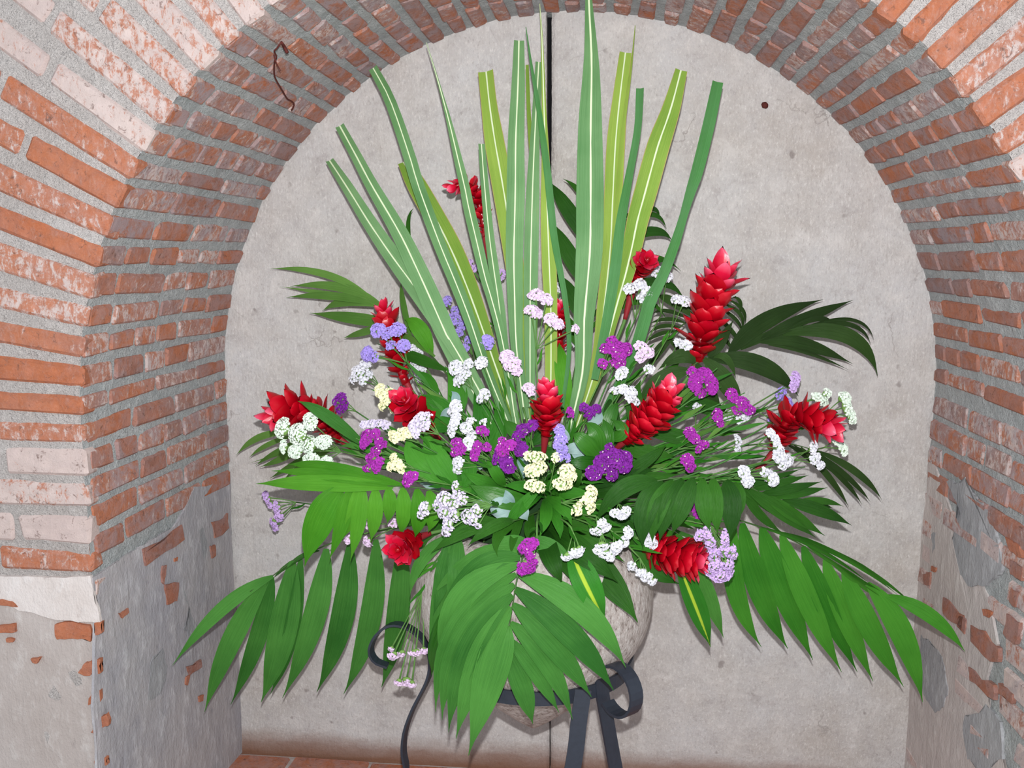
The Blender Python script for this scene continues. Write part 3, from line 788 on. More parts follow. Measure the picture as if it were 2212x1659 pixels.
for lab, c, pt, ytip in BL:
    mat = {'B': M_BLADE, 'Y': M_BLADEY, 'D': M_BLADED}[c]
    n0 = len(pt); pts = []
    for i, (x, y, w) in enumerate(pt):
        t = i/(n0-1); Y = ytip+((-0.35 if c == 'Y' else -0.375)-ytip)*t**0.9; p = P(x, y, Y); pts.append((p, wpx(p, w)))
    h = thing('strap_blade', lab, 'leaf', pts[-1][0], 'tall cut strap blades of the bouquet')
    ribbon('blade', pts, mat, h, 26, random.uniform(-0.25, 0.25), 0.28, 0.02, rib=(0.0005+0.00003*max(w for _, _, w in pt)) if max(w for _, _, w in pt) > 13 and c != 'D' else None, twist=random.uniform(-0.2, 0.2))

# ------------------------------------------------------------------ palm fronds
def leaflet_pts(b, c, t, w, wide=0.45):
    """base, via, tip (x, y, Y) and width px -> ribbon samples with a leaflet outline"""
    if c is None:
        c = ((b[0]+t[0])/2, (b[1]+t[1])/2, (b[2]+t[2])/2)
    # quadratic through c at mid
    out = []
    for s, wf in ((0, 0.22), (0.12, 0.62), (0.3, 0.95), (0.48, 1.0), (0.65, 0.85), (0.78, 0.58), (0.87, 0.30), (0.94, 0.10), (1, 0.015)):
        q = []
        for k in range(3):
            B = 2*c[k]-0.5*(b[k]+t[k]); q.append((1-s)**2*b[k]+2*s*(1-s)*B+s*s*t[k])
        p = P(*q); out.append((p, wpx(p, w)*wf))
    return out
def frond(label, mat, rach, leaves, group='palm fronds of the bouquet', rw=3.2, fold=0.25, dY=0.02, roll=0.15, ripple=0.03):
    n0 = len(rach); pts = [(P(*q), wpx(P(*q), rw*(1-0.65*i/(n0-1)))/2*1.6) for i, q in enumerate(rach)]
    h = thing('palm_frond', label, 'palm frond', pts[0][0], group)
    tube('rachis', pts, M_RACHIS, h, 18, 6)
    def nearY(x, y):
        best = None
        for a, b in zip(rach, rach[1:]):
            for k in range(11):
                s = k/10; q = [a[i]+(b[i]-a[i])*s for i in range(3)]
                d = math.hypot(q[0]-x, q[1]-y)
                if best is None or d < best[0]: best = (d, q[2])
        return best[1]
    for L in leaves:
        b, c, t, w = L[:4]; ex = L[4] if len(L) > 4 else {}
        yb = nearY(*b)-0.002*random.random(); yt = ex.get('Y', yb+dY); yc = ex.get('Yc', (yb+yt)/2-0.012)
        rl = ex.get('roll', random.uniform(-roll, roll))
        pts = leaflet_pts((*b, yb), (*c, yc) if c else None, (*t, yt), w/max(0.35, math.cos(rl)))
        ribbon('leaflet', pts, ex.get('mat', mat), h, 16, rl, ex.get('fold', fold), ripple)
    return h
ED = {'roll': 1.05}
frond('large palm frond sweeping down left, its tip lying over the left jamb', M_PALM, [(1150,1115,-.40),(1000,1120,-.42),(860,1140,-.38),(740,1165,-.34),(640,1208,-.33),(575,1255,-.35),(540,1278,-.37)], [
 ((590,1245),(480,1315),(372,1438),30,{'Y':-.415,'Yc':-.385}), ((578,1252),(500,1385),(442,1538),44,{'Y':-.33}), ((588,1246),(556,1380),(498,1523),38,{'Y':-.29}), ((632,1212),(610,1370),(564,1517),60,{'Y':-.29}), ((650,1204),(628,1370),(584,1500),34,{'Y':-.28}),
 ((705,1185),(678,1340),(610,1508),50,{'Y':-.29}), ((755,1175),(738,1340),(684,1496),50,{'Y':-.28}), ((812,1165),(800,1340),(742,1500),47,{'Y':-.28}), ((868,1160),(858,1340),(824,1485),48,{'Y':-.28}),
 ((665,1200),(620,1225),(590,1250),10,ED), ((690,1190),(650,1205),(600,1240),10,ED)])
frond('bright green palm frond drooping at centre left with hanging leaflets', M_PALMB, [(1110,1110,-.45),(1000,1078,-.52),(920,1056,-.55),(840,1050,-.55),(735,1054,-.53)], [
 ((870,1048),(720,1013),(622,1003),30,{'Y':-.46}), ((855,1050),(705,1026),(586,1017),24,{'Y':-.47}), ((850,1052),(690,1044),(553,1045),36,{'Y':-.48}),
 ((738,1056),(692,1120),(658,1224),66,{'Y':-.53}), ((756,1054),(742,1120),(711,1210),34), ((783,1052),(776,1120),(757,1212),34), ((810,1053),(810,1110),(801,1170),34), ((838,1053),(842,1090),(836,1132),30), ((869,1053),(872,1105),(865,1157),34), ((900,1056),(905,1110),(896,1162),38), ((925,1060),(935,1105),(925,1150),36),((770,1053),(765,1105),(740,1165),30)], dY=0.01)
frond('large palm frond sweeping down right, its tip lying over the right jamb', M_PALMR, [(1250,1110,-.40),(1450,1085,-.42),(1590,1122,-.38),(1700,1160,-.36),(1800,1220,-.345),(1900,1278,-.345),(1945,1305,-.35)], [
 ((1585,1125),(1588,1270),(1645,1398),42,{'Y':-.31}), ((1604,1130),(1640,1270),(1702,1402),50,{'Y':-.30}), ((1645,1140),(1692,1275),(1756,1426),54,{'Y':-.29}), ((1688,1155),(1745,1300),(1818,1452),48,{'Y':-.29}), ((1735,1180),(1785,1310),(1852,1452),44,{'Y':-.28}),
 ((1782,1208),(1826,1330),(1886,1472),44,{'Y':-.28}), ((1822,1232),(1876,1350),(1952,1484),48,{'Y':-.29}), ((1873,1260),(1948,1370),(1993,1517),50,{'Y':-.31}), ((1915,1287),(2010,1330),(2085,1408),32,{'Y':-.375,'Yc':-.37}),
 ((1700,1158),(1850,1215),(1985,1318),11,ED), ((1660,1145),(1800,1190),(1945,1290),11,ED), ((1740,1175),(1840,1240),(1930,1295),10,ED), ((1640,1138),(1760,1180),(1880,1262),10,ED), ((1780,1200),(1860,1262),(1920,1300),10,ED)])
frond('dark glossy frond arching over the lower right with two drooping lobes', M_PALMD, [(1180,1105,-.42),(1290,1080,-.50),(1390,1045,-.55),(1500,1030,-.56),(1600,1045,-.52)], [
 ((1420,1040),(1345,1058),(1284,1132),40,{'Y':-.58}), ((1432,1040),(1395,1100),(1389,1186),50,{'Y':-.59}), ((1455,1038),(1420,1100),(1409,1172),42,{'Y':-.59}), ((1475,1035),(1445,1095),(1424,1172),40,{'Y':-.59}), ((1498,1033),(1475,1090),(1451,1157),40,{'Y':-.59}),
 ((1518,1034),(1520,1090),(1534,1148),38,{'Y':-.58}), ((1540,1033),(1545,1090),(1550,1154),36,{'Y':-.58}), ((1568,1037),(1580,1095),(1576,1168),46,{'Y':-.57}), ((1586,1042),(1596,1080),(1588,1130),30,{'Y':-.55})], dY=-0.03)
frond('dark frond spreading right of the arching one above the large right frond', M_PALMD, [(1430,1040,-.42),(1590,1045,-.44),(1660,1072,-.42),(1730,1092,-.39)], [
 ((1612,1055),(1685,1105),(1763,1162),30), ((1650,1068),(1710,1110),(1783,1158),28), ((1690,1080),(1765,1100),(1840,1135),28), ((1712,1088),(1770,1082),(1822,1094),16), ((1725,1092),(1765,1090),(1800,1098),14),
 ((1668,1073),(1725,1065),(1788,1053),20), ((1645,1066),(1705,1056),(1776,1040),20), ((1622,1058),(1680,1045),(1748,1026),18), ((1605,1050),(1660,1036),(1733,1012),15), ((1590,1046),(1640,1080),(1700,1130),22), ((1600,1050),(1640,1110),(1690,1150),20)], dY=0.06)
frond('narrow-leaved dark frond fanning right below the right-hand red ginger', M_PALMDD, [(1400,1010,-.38),(1560,970,-.32),(1690,958,-.28),(1770,975,-.25)], [
 ((1765,974),(1850,1020),(1905,1080),16,{'Y':-.17}), ((1755,972),(1830,1030),(1880,1084),12,{'Y':-.16}), ((1745,970),(1815,1030),(1862,1090),12,{'Y':-.16}), ((1730,966),(1790,1030),(1834,1096),14,{'Y':-.15}), ((1700,960),(1760,1000),(1815,1062),12,{'Y':-.15}), ((1715,962),(1790,1010),(1850,1060),9,{'Y':-.15})])
frond('dark palm frond reaching right against the wall beside the big red ginger', M_PALMDD, [(1330,960,-.36),(1480,840,-.28),(1572,768,-.22),(1640,735,-.19),(1700,720,-.17)], [
 ((1575,765),(1650,695),(1778,647),38,{'Y':-.10}), ((1640,735),(1735,690),(1844,648),26,{'Y':-.09}), ((1690,722),(1830,725),(1896,812),34,{'Y':-.10}), ((1640,738),(1730,742),(1842,786),30,{'Y':-.09}), ((1700,715),(1775,688),(1802,724),12,{'Y':-.09}), ((1720,712),(1830,700),(1881,744),11,{'Y':-.08}), ((1700,722),(1800,715),(1872,762),10,{'Y':-.08}), ((1600,755),(1680,715),(1760,690),18,{'Y':-.10}), ((1735,708),(1840,690),(1888,735),8,{'Y':-.08,'roll':.7}), ((1660,745),(1740,760),(1835,800),9,{'Y':-.09,'roll':.6})])
frond('broad dark frond bending right beneath the big red ginger', M_PALMDD, [(1300,980,-.37),(1430,850,-.36),(1510,780,-.34),(1545,772,-.33)], [
 ((1530,775),(1645,790),(1725,856),40,{'Y':-.24}), ((1520,775),(1570,830),(1600,890),40,{'Y':-.3}), ((1505,785),(1530,850),(1560,920),36,{'Y':-.3}), ((1500,785),(1470,770),(1420,800),30,{'Y':-.34}), ((1490,800),(1420,830),(1380,900),40,{'Y':-.34}), ((1540,772),(1570,775),(1590,820),16,{'Y':-.32}),
 ((1530,770),(1555,740),(1585,690),26,{'Y':-.3})], group='palm fronds of the bouquet')
frond('slim frond at upper left with feathery tips against the wall', M_PALMO, [(1000,850,-.36),(920,755,-.25),(862,700,-.18),(828,660,-.14),(760,622,-.11)], [
 ((800,642),(700,592),(583,581),16,{'Y':-.06}), ((820,655),(730,620),(626,619),20,{'Y':-.07}), ((815,652),(720,636),(604,619),11,{'Y':-.06}), ((826,660),(720,640),(618,643),18,{'Y':-.07}), ((830,662),(755,650),(696,672),22,{'Y':-.07}), ((862,702),(770,688),(668,676),26,{'Y':-.08}), ((850,700),(790,716),(742,730),16,{'Y':-.09}),
 ((932,765),(905,710),(874,690),36,{'Y':-.24,'mat':M_PALMB}), ((890,740),(872,660),(866,610),13,{'Y':-.14}), ((905,650),(882,510),(893,450),11,{'Y':-.13,'mat':M_PALMD}), ((965,800),(890,770),(813,742),24,{'Y':-.2,'mat':M_PALMD}), ((940,770),(880,730),(830,720),16,{'Y':-.16})])
frond('dark upright frond hidden behind the tallest blades with curled tips', M_PALMD, [(1215,940,-.33),(1250,760,-.26),(1290,600,-.2),(1330,480,-.16)], [
 ((1300,560),(1232,460),(1188,392),34), ((1315,520),(1265,430),(1216,386),16), ((1285,640),(1230,550),(1192,478),36), ((1270,710),(1235,640),(1200,590),34), ((1262,760),(1235,710),(1205,670),28), ((1330,480),(1400,450),(1425,472),12), ((1320,500),(1400,462),(1440,495),12), ((1310,540),(1400,500),(1452,520),22), ((1300,580),(1400,555),(1471,586),14), ((1285,640),(1390,575),(1462,560),14), ((1270,690),(1400,610),(1480,650),24), ((1265,720),(1370,650),(1440,690),18)], dY=0.05, roll=0.4)
frond('fine feathery dark frond just behind the big upright red ginger', M_PALMDD, [(1290,920,-.34),(1420,760,-.26),(1490,690,-.21),(1590,640,-.16)], [
 ((1585,642),(1600,655),(1595,690),8), ((1575,648),(1605,670),(1608,700),8), ((1560,655),(1600,680),(1600,715),8), ((1545,660),(1590,690),(1602,722),8), ((1500,685),(1450,650),(1420,640),20), ((1510,680),(1470,652),(1440,650),9), ((1490,690),(1440,672),(1410,678),9), ((1480,698),(1440,690),(1402,700),9), ((1470,708),(1430,705),(1400,722),9), ((1462,716),(1425,722),(1390,742),9), ((1530,668),(1580,715),(1600,750),10), ((1520,675),(1560,725),(1590,765),10),((1455,725),(1420,760),(1400,800),20),((1445,735),(1480,760),(1510,800),20)], dY=0.03, roll=0.5)
frond('small frond with thin tips at far left under the left red ginger', M_PALMO, [(940,1010,-.36),(800,980,-.28),(680,945,-.2),(620,935,-.16)], [
 ((625,935),(560,945),(510,984),15,{'Y':-.09}), ((640,940),(580,960),(538,989),11,{'Y':-.09}), ((660,945),(600,975),(551,1006),12,{'Y':-.09}), ((680,950),(620,985),(561,1009),16,{'Y':-.1}), ((710,960),(640,1000),(582,1034),14,{'Y':-.1}), ((700,958),(630,975),(540,1000),8,{'Y':-.09,'roll':.6}), ((730,965),(660,1000),(610,1040),12,{'Y':-.1})])
frond('front palm frond hanging down the middle over the stone urn', M_PALM, [(1165,1110,-.44),(1150,1150,-.56),(1125,1215,-.635),(1110,1290,-.655),(1097,1380,-.66),(1091,1440,-.655)], [
 ((1097,1350),(1062,1450),(1012,1632),74,{'Y':-.655}), ((1102,1310),(1035,1430),(985,1596),58,{'Y':-.65}), ((1107,1285),(1012,1410),(969,1582),54,{'Y':-.645}), ((1111,1262),(995,1390),(955,1556),50,{'Y':-.64}), ((1115,1240),(985,1360),(941,1538),46,{'Y':-.635}), ((1120,1220),(990,1300),(960,1460),54,{'Y':-.62}), ((1124,1205),(1020,1240),(935,1390),46,{'Y':-.60}), ((1130,1190),(1030,1205),(930,1290),36,{'Y':-.58}),
 ((1120,1240),(1258,1318),(1352,1442),56,{'Y':-.645}), ((1113,1272),(1235,1372),(1326,1492),54,{'Y':-.65}), ((1108,1305),(1200,1400),(1278,1506),50,{'Y':-.65}), ((1103,1345),(1182,1432),(1237,1554),44,{'Y':-.65}), ((1098,1378),(1158,1455),(1208,1540),34,{'Y':-.65}), ((1094,1402),(1128,1485),(1151,1564),46,{'Y':-.65}),
 ((1140,1170),(1090,1180),(1040,1205),40,{'Y':-.6}), ((1140,1165),(1200,1195),(1240,1250),44,{'Y':-.6})], fold=0.16)
frond('dark frond over the right shoulder of the urn with long drip tips', M_PALMD, [(1175,1110,-.44),(1220,1140,-.54),(1270,1175,-.59)], [
 ((1185,1120),(1300,1235),(1378,1345),64,{'Y':-.61}), ((1200,1130),(1270,1160),(1350,1215),44,{'Y':-.57}), ((1180,1130),(1235,1215),(1300,1290),56,{'Y':-.62,'Yc':-.61}), ((1175,1135),(1255,1190),(1335,1258),54,{'Y':-.61,'Yc':-.61}), ((1170,1140),(1190,1200),(1215,1262),44,{'Y':-.64,'Yc':-.63}), ((1220,1135),(1310,1140),(1380,1190),36,{'Y':-.53}), ((1190,1110),(1290,1115),(1400,1150),36,{'Y':-.5})])
frond('small frond left of the centre cluster lying over the front palm', M_PALMD, [(1165,1105,-.47),(1110,1125,-.57),(1030,1140,-.61)], [
 ((1140,1115),(1080,1150),(1075,1202),26,{'Y':-.64}), ((1110,1125),(1060,1140),(1010,1180),26,{'Y':-.63}), ((1090,1130),(1020,1130),(960,1150),26,{'Y':-.6}), ((1060,1135),(1000,1150),(930,1195),28,{'Y':-.6}), ((1130,1118),(1110,1160),(1105,1196),18,{'Y':-.63}), ((1150,1110),(1145,1150),(1160,1180),24,{'Y':-.62}), ((1080,1130),(1000,1115),(935,1125),22,{'Y':-.57})], group='palm fronds of the bouquet')
frond('narrow frond hanging beside the left flank of the urn', M_PALM, [(1080,1120,-.48),(1000,1140,-.55),(965,1165,-.57)], [
 ((968,1165),(948,1310),(933,1462),36,{'Y':-.57,'Yc':-.575}), ((975,1160),(958,1240),(936,1330),38,{'Y':-.585,'Yc':-.58}), ((985,1155),(915,1205),(885,1290),28,{'Y':-.55,'Yc':-.56}), ((990,1160),(985,1240),(970,1330),36,{'Y':-.60,'Yc':-.6})], ripple=0.1)
frond('broad ribbed leaf pair standing among cream statice left of centre', M_PALMR, [(1130,1090,-.42),(1050,1060,-.5),(985,1050,-.53)], [
 ((975,1045),(905,1000),(880,940),46,{'Y':-.5}), ((985,1048),(945,990),(915,930),48,{'Y':-.49}), ((1000,1052),(1010,1000),(965,930),36,{'Y':-.46}), ((960,1045),(870,1010),(800,1000),24,{'Y':-.5})])
# single leaves
def leaf(label, mat, b, c, t, w, group=None, name='foliage_leaf', fold=0.25, roll=0.0, rib=None, stem=None):
    pts = leaflet_pts(b, c, t, w)
    h = thing(name, label, 'leaf', pts[0][0], group)
    ribbon('leaf_blade', pts, mat, h, 16, roll, fold, 0.03, rib=rib)
    if stem: tube('stalk', [(P(*stem), 0.002), ((P(*stem)+pts[0][0])/2, 0.002), (pts[1][0], 0.0015)], M_STEM, h, 8, 5)
    return h
leaf('dark leaf with a yellow centre streak hanging below the lower right ginger', M_VAR, (1465,1215,-.5), (1505,1310,-.47), (1535,1398,-.42), 44, stem=(1300,1110,-.42))
leaf('ribbed green leaf beside the yellow-streaked one under the lower right ginger', M_PALM, (1500,1205,-.49), (1532,1290,-.45), (1563,1378,-.4), 34, stem=(1320,1110,-.42))
leaf('broad leaf with a yellow streak in front of the stone urn', M_VAR, (1235,1190,-.60), (1270,1265,-.64), (1309,1345,-.62), 60, stem=(1200,1115,-.45))
leaf('plain green leaf curving over the urn toward the lower right ginger', M_BROAD, (1370,1150,-.50), (1400,1220,-.5), (1470,1262,-.46), 40, stem=(1250,1110,-.42))
leaf('single long green leaf lying across the left red ginger head', M_PALM, (790,965,-.42), (708,900,-.46), (643,866,-.46), 28, stem=(1000,1040,-.38))
leaf('wavy green leaf low at the left edge of the front palm', M_BROAD, (985,1290,-.61), (952,1380,-.61), (932,1456,-.57), 48, stem=(1060,1140,-.46))
leaf('long leaf reaching left behind the purple sprig near the left ginger', M_PALM, (900,1005,-.4), (800,968,-.4), (730,965,-.38), 20, stem=(1050,1060,-.38))
leaf('blade-like leaf running left below the cream statice', M_PALMR, (1130,1088,-.50), (1040,1062,-.52), (955,1030,-.5), 22, stem=(1165,1090,-.4))
leaf('dark broad leaf lying left of the centre above the grey-lilac statice', M_BROAD, (1150,1085,-.51), (1080,1075,-.54), (1010,1045,-.53), 44, stem=(1165,1090,-.4))
leaf('upright pointed leaf left of the violet statice by the blades', M_PALMD, (1060,800,-.31), (1040,730,-.27), (1022,655,-.22), 42, stem=(1130,960,-.35))
leaf('bright leaf wedge low between the blades at the centre', M_PALMB, (1230,900,-.36), (1215,800,-.34), (1208,740,-.3), 34, stem=(1190,980,-.36))
leaf('slanting bright leaf in front of the centre pale eucalyptus', M_PALMR, (1170,1050,-.55), (1120,1100,-.56), (1098,1132,-.56), 26, stem=(1165,1080,-.42))
# glossy leaves at the centre right and small leafy branches
def branch(label, pts, leaves, mat=None, group=None, name='leafy_branch'):
    tp = [(P(*q), 0.0024) for q in pts]
    h = thing(name, label, 'branch', tp[0][0], group)
    tube('stalk', tp, M_STEM, h, 12, 5)
    for (b, c, t, w) in leaves:
        ribbon('leaf', leaflet_pts(b, c, t, w), mat or M_BROAD, h, 12, random.uniform(-0.3, 0.3), 0.3, 0.02)
    return h
branch('glossy dark leafy branch at the centre between two purple statice heads', [HUB, (1240,1020,-.45), (1300,950,-.48), (1330,910,-.47)], [
 ((1300,1000,-.5),(1262,955,-.53),(1238,938,-.52),36), ((1292,990,-.5),(1290,940,-.52),(1262,912,-.5),38), ((1305,985,-.5),(1312,940,-.5),(1302,905,-.48),34), ((1300,1000,-.5),(1262,1000,-.53),(1228,995,-.53),32), ((1320,950,-.49),(1345,930,-.5),(1318,905,-.48),32), ((1290,1010,-.5),(1330,1010,-.51),(1370,990,-.5),30), ((1305,960,-.48),(1320,900,-.47),(1335,870,-.45),30), ((1240,1020,-.46),(1215,960,-.46),(1190,930,-.44),30)])
branch('leafy branch behind the central red ginger among the blade bases', [HUB, (1150,960,-.42), (1130,880,-.38)], [
 ((1150,960,-.43),(1180,930,-.43),(1200,900,-.42),30), ((1145,950,-.43),(1110,930,-.42),(1090,905,-.4),30), ((1150,970,-.44),(1190,980,-.46),(1225,975,-.46),28), ((1150,930,-.41),(1160,900,-.4),(1150,860,-.38),26)])
branch('leafy branch with dark leaves filling the left of the bouquet', [HUB, (1060,1000,-.42), (960,900,-.38), (920,840,-.33)], [
 ((1000,940,-.4),(950,880,-.38),(880,860,-.36),40), ((970,910,-.38),(990,850,-.36),(960,790,-.32),44), ((1020,960,-.4),(1040,890,-.38),(1020,830,-.35),40), ((940,870,-.36),(930,830,-.33),(900,800,-.3),30), ((1060,1000,-.42),(1000,1000,-.43),(940,980,-.42),30), ((990,930,-.39),(930,920,-.38),(890,935,-.38),34), ((1040,985,-.41),(1075,930,-.4),(1068,870,-.37),34)], M_PALMR)
branch('leafy branch with dark leaves filling the right of the bouquet', [HUB, (1290,1000,-.42), (1400,930,-.39), (1490,860,-.34)], [
 ((1400,930,-.4),(1430,900,-.4),(1500,880,-.38),40), ((1390,935,-.4),(1370,880,-.38),(1385,820,-.35),40), ((1440,900,-.38),(1480,860,-.36),(1540,850,-.33),36), ((1450,890,-.38),(1440,830,-.35),(1470,780,-.3),40), ((1350,965,-.41),(1400,980,-.43),(1460,985,-.42),36), ((1340,970,-.41),(1320,900,-.39),(1330,850,-.36),36), ((1480,870,-.35),(1530,880,-.34),(1590,900,-.3),34), ((1400,935,-.4),(1470,945,-.4),(1550,970,-.38),34)], M_PALMD)
branch('leafy branch low behind the white statice at lower right', [HUB, (1280,1110,-.44), (1400,1150,-.43)], [
 ((1300,1115,-.45),(1330,1160,-.47),(1340,1210,-.46),40), ((1340,1130,-.45),(1400,1120,-.46),(1450,1140,-.45),40), ((1360,1140,-.45),(1400,1180,-.46),(1400,1240,-.44),40), ((1280,1110,-.45),(1280,1160,-.48),(1290,1220,-.5),44), ((1390,1145,-.44),(1460,1170,-.44),(1510,1215,-.42),36)], M_BROAD)
branch('leafy branch low behind the grey-lilac statice at lower left', [HUB, (1050,1110,-.44), (930,1130,-.42)], [
 ((1050,1110,-.45),(1010,1080,-.47),(960,1070,-.46),40), ((1000,1120,-.44),(950,1150,-.45),(900,1190,-.43),40), ((1030,1115,-.45),(1000,1160,-.47),(985,1200,-.46),40), ((960,1128,-.43),(900,1120,-.43),(850,1130,-.41),34), ((1080,1105,-.46),(1060,1140,-.5),(1020,1165,-.5),36)], M_BROAD)
branch('pale blue-green eucalyptus sprig showing at the centre under cream statice', [HUB, (1120,1090,-.50), (1080,1100,-.52), (1040,1090,-.5)], [
 ((1105,1092,-.53),(1078,1100,-.55),(1062,1112,-.54),48), ((1110,1090,-.53),(1090,1075,-.54),(1080,1062,-.52),34), ((1120,1095,-.53),(1128,1105,-.55),(1140,1125,-.54),30), ((1060,1098,-.52),(1040,1085,-.53),(1020,1088,-.52),26), ((1100,1100,-.53),(1105,1115,-.54),(1100,1130,-.54),26)], M_TEAL, name='eucalyptus_sprig')
branch('pale blue-green eucalyptus sprig behind the purple statice right of centre', [HUB, (1220,1020,-.46), (1240,970,-.44), (1270,900,-.4)], [
 ((1225,975,-.47),(1245,970,-.48),(1270,985,-.47),26), ((1240,960,-.46),(1250,985,-.48),(1276,995,-.47),22), ((1270,910,-.43),(1290,905,-.43),(1300,890,-.42),24), ((1360,1010,-.46),(1385,1020,-.47),(1405,1030,-.46),24), ((1230,950,-.45),(1215,935,-.45),(1205,920,-.44),22)], M_TEAL, name='eucalyptus_sprig')
branch('pale blue-green eucalyptus sprig behind the magenta statice left of centre', [HUB, (1110,1010,-.44), (1040,960,-.42), (990,890,-.38)], [
 ((1060,1000,-.46),(1075,1020,-.47),(1080,1045,-.46),28), ((1050,990,-.46),(1030,1005,-.47),(1005,1015,-.46),24), ((1120,990,-.46),(1132,1010,-.48),(1130,1035,-.47),28), ((990,895,-.4),(970,890,-.4),(950,900,-.39),22), ((980,880,-.39),(985,860,-.39),(975,845,-.38),20), ((950,1060,-.46),(930,1045,-.46),(905,1045,-.45),26)], M_TEAL, name='eucalyptus_sprig')

# ------------------------------------------------------------------ red gingers
def bract_mesh(name, mat, tw, point):
    vs_, uv, fs = [], [], []; n, k = 7, 4
    for i in range(n+1):
        t = i/n
        w = 0.42*min(1.0, 0.45+1.3*t)*(max(0.0, 1-max(0.0, (t-0.45)/0.55)**2.4)**0.5)
        w *= 1-0.45*point*max(0, t-0.4)
        for j in range(k+1):
            u = j/k*2-1
            # length along +Z, cupped towards +X (inside), tip curls outwards (-X)
            vs_.append((0.30*w*(u*u) - 0.26*tw*t**2.5 + 0.16*math.sin(math.pi*t*0.8)*-1 + 0.10*t, u*w, t*(1-0.06*u*u))); uv.append((u*0.5+0.5, t))
    for i in range(n):
        for j in range(k): a = i*(k+1)+j; fs.append((a, a+1, a+k+2, a+k+1))
    me = bpy.data.meshes.new(name); me.from_pydata(vs_, [], fs); me.materials.append(mat)
    ul = me.uv_layers.new(name='UVMap')
    for lp_ in me.loops: ul.data[lp_.index].uv = uv[lp_.vertex_index]
    me.polygons.foreach_set('use_smooth', [True]*len(me.polygons)); me.update(); return me
BR = [bract_mesh('bract', M_RED, 0.4, 0.3), bract_mesh('bract', M_RED, 0.9, 0.6), bract_mesh('bract', M_RED, 0.1, 0.1)]
BS = [bract_mesh('bract', M_RED, 1.1, 1.5), bract_mesh('bract', M_RED, 0.7, 1.3)]
BSP = [bract_mesh('bract', M_PINK, 0.9, 1.4)]
BP = [bract_mesh('bract', M_PINK, 0.4, 0.3), bract_mesh('bract', M_PINK, 0.8, 0.5)]
def ginger(label, axis, width, stalk, n=44, pink=0.22, bl=0.62, flare=1.0, shape=(0.45, 0.85, 1.0, 0.92, 0.7), sheath=True, spiky=0.0):
    """axis: (x,y,Y) base..tip; width px of the head; stalk: points from the hub to the base"""
    ax = [P(*q) for q in axis]; N = 40
    sm = [Vector(s[:3]) for s in crom([tuple(p) for p in ax], N)]
    h = thing('red_ginger', label, 'flower', ax[0], 'red ginger flowers of the bouquet')
    sp = [P(*q) for q in stalk]
    tube('stalk', [(p, 0.0045) for p in sp]+[(ax[0], 0.006)], M_STEM, h, 16, 7)
    if sheath:
        a = ax[0]+(sp[-1]-ax[0])*min(1.0, 0.07/max(0.01, (sp[-1]-ax[0]).length)); 
        tube('sheath', [(a, 0.0052), ((a+ax[0])/2, 0.0075), (ax[0]+(sm[4]-ax[0])*0.8, 0.010)], M_GSTEM, h, 8, 8)
    w = width*pxm(ax[len(ax)//2])
    tube('core', [(sm[i], w*0.15*(1-0.5*i/N)) for i in range(0, N+1, 8)], M_RED, h, 12, 8)
    off = rootloc(h); ph = random.random()*6
    for k in range(n):
        s = (k+0.5)/n; i = min(N-1, int(s*N)); p = sm[i].lerp(sm[i+1], s*N-i)
        t = (sm[min(N, i+2)]-sm[max(0, i-1)]).normalized()
        a0 = t.cross(Vector((0.2, -0.9, 0.3))).normalized(); b0 = t.cross(a0)
        g = ph+k*2.39996; rad = a0*math.cos(g)+b0*math.sin(g)
        f = s*(len(shape)-1); q = int(min(len(shape)-2, f)); prof_ = shape[q]+(shape[q+1]-shape[q])*(f-q)
        ang = (0.80-0.25*s)*flare if s < 0.8 else (0.62-(s-0.8)*2.6)*flare
        ang = max((0.42 if spiky else 0.26) if s < 0.95 else 0.1, ang+random.uniform(-0.18, 0.22))
        zz = (t*math.cos(ang)+rad*math.sin(ang)).normalized()
        xx = (-rad*math.cos(ang)+t*math.sin(ang)); xx = (xx-zz*xx.dot(zz)).normalized(); yy = zz.cross(xx)
        L = w*bl*prof_*random.uniform(0.82, 1.15)
        isp = s > 1-pink
        sk = random.random() < (spiky if s < 0.8 else min(1, spiky*2.2))
        me = random.choice(BSP if sk else BP) if isp else random.choice(BS if sk else BR)
        if sk: L *= 1.2
        o = bpy.data.objects.new('bract', me); link(o, h)
        M = Matrix.Identity(4); base = p+rad*(w*0.10*prof_)-off
        wd_ = L*(1.0 if not isp else 0.8)
        for r_ in range(3):
            M[r_][0] = xx[r_]*L; M[r_][1] = yy[r_]*wd_; M[r_][2] = zz[r_]*L; M[r_][3] = base[r_]
        o.matrix_local = M
    return h
ginger('small hooked red ginger high on the left between the blades', [(1050,512,-.24),(1040,460,-.24),(1026,415,-.25),(1005,396,-.27),(978,404,-.28)], 58, [HUB,(1110,880,-.33),(1075,690,-.27),(1056,560,-.24)], 40, 0.3, 0.6)
ginger('red ginger facing out beside the right-hand lime blade', [(1362,640,-.27),(1374,600,-.28),(1388,575,-.31),(1400,560,-.36)], 66, [HUB,(1260,900,-.33),(1330,740,-.28),(1350,690,-.27)], 34, 0.35, 0.55)
ginger('big upright red ginger at upper right with a spiky open top', [(1508,780,-.33),(1515,730,-.33),(1530,680,-.32),(1545,630,-.31),(1556,596,-.30)], 92, [HUB,(1350,980,-.36),(1450,860,-.35),(1490,810,-.34)], 58, 0.22, 0.58, 1.0, (0.8,1.0,1.0,0.95,0.9), spiky=0.35)
ginger('red ginger at left half covered by violet statice', [(878,830,-.26),(862,790,-.25),(848,740,-.24),(835,700,-.22),(828,668,-.21)], 66, [HUB,(1040,980,-.35),(930,890,-.29),(890,845,-.27)], 46, 0.2, 0.58, spiky=0.5)
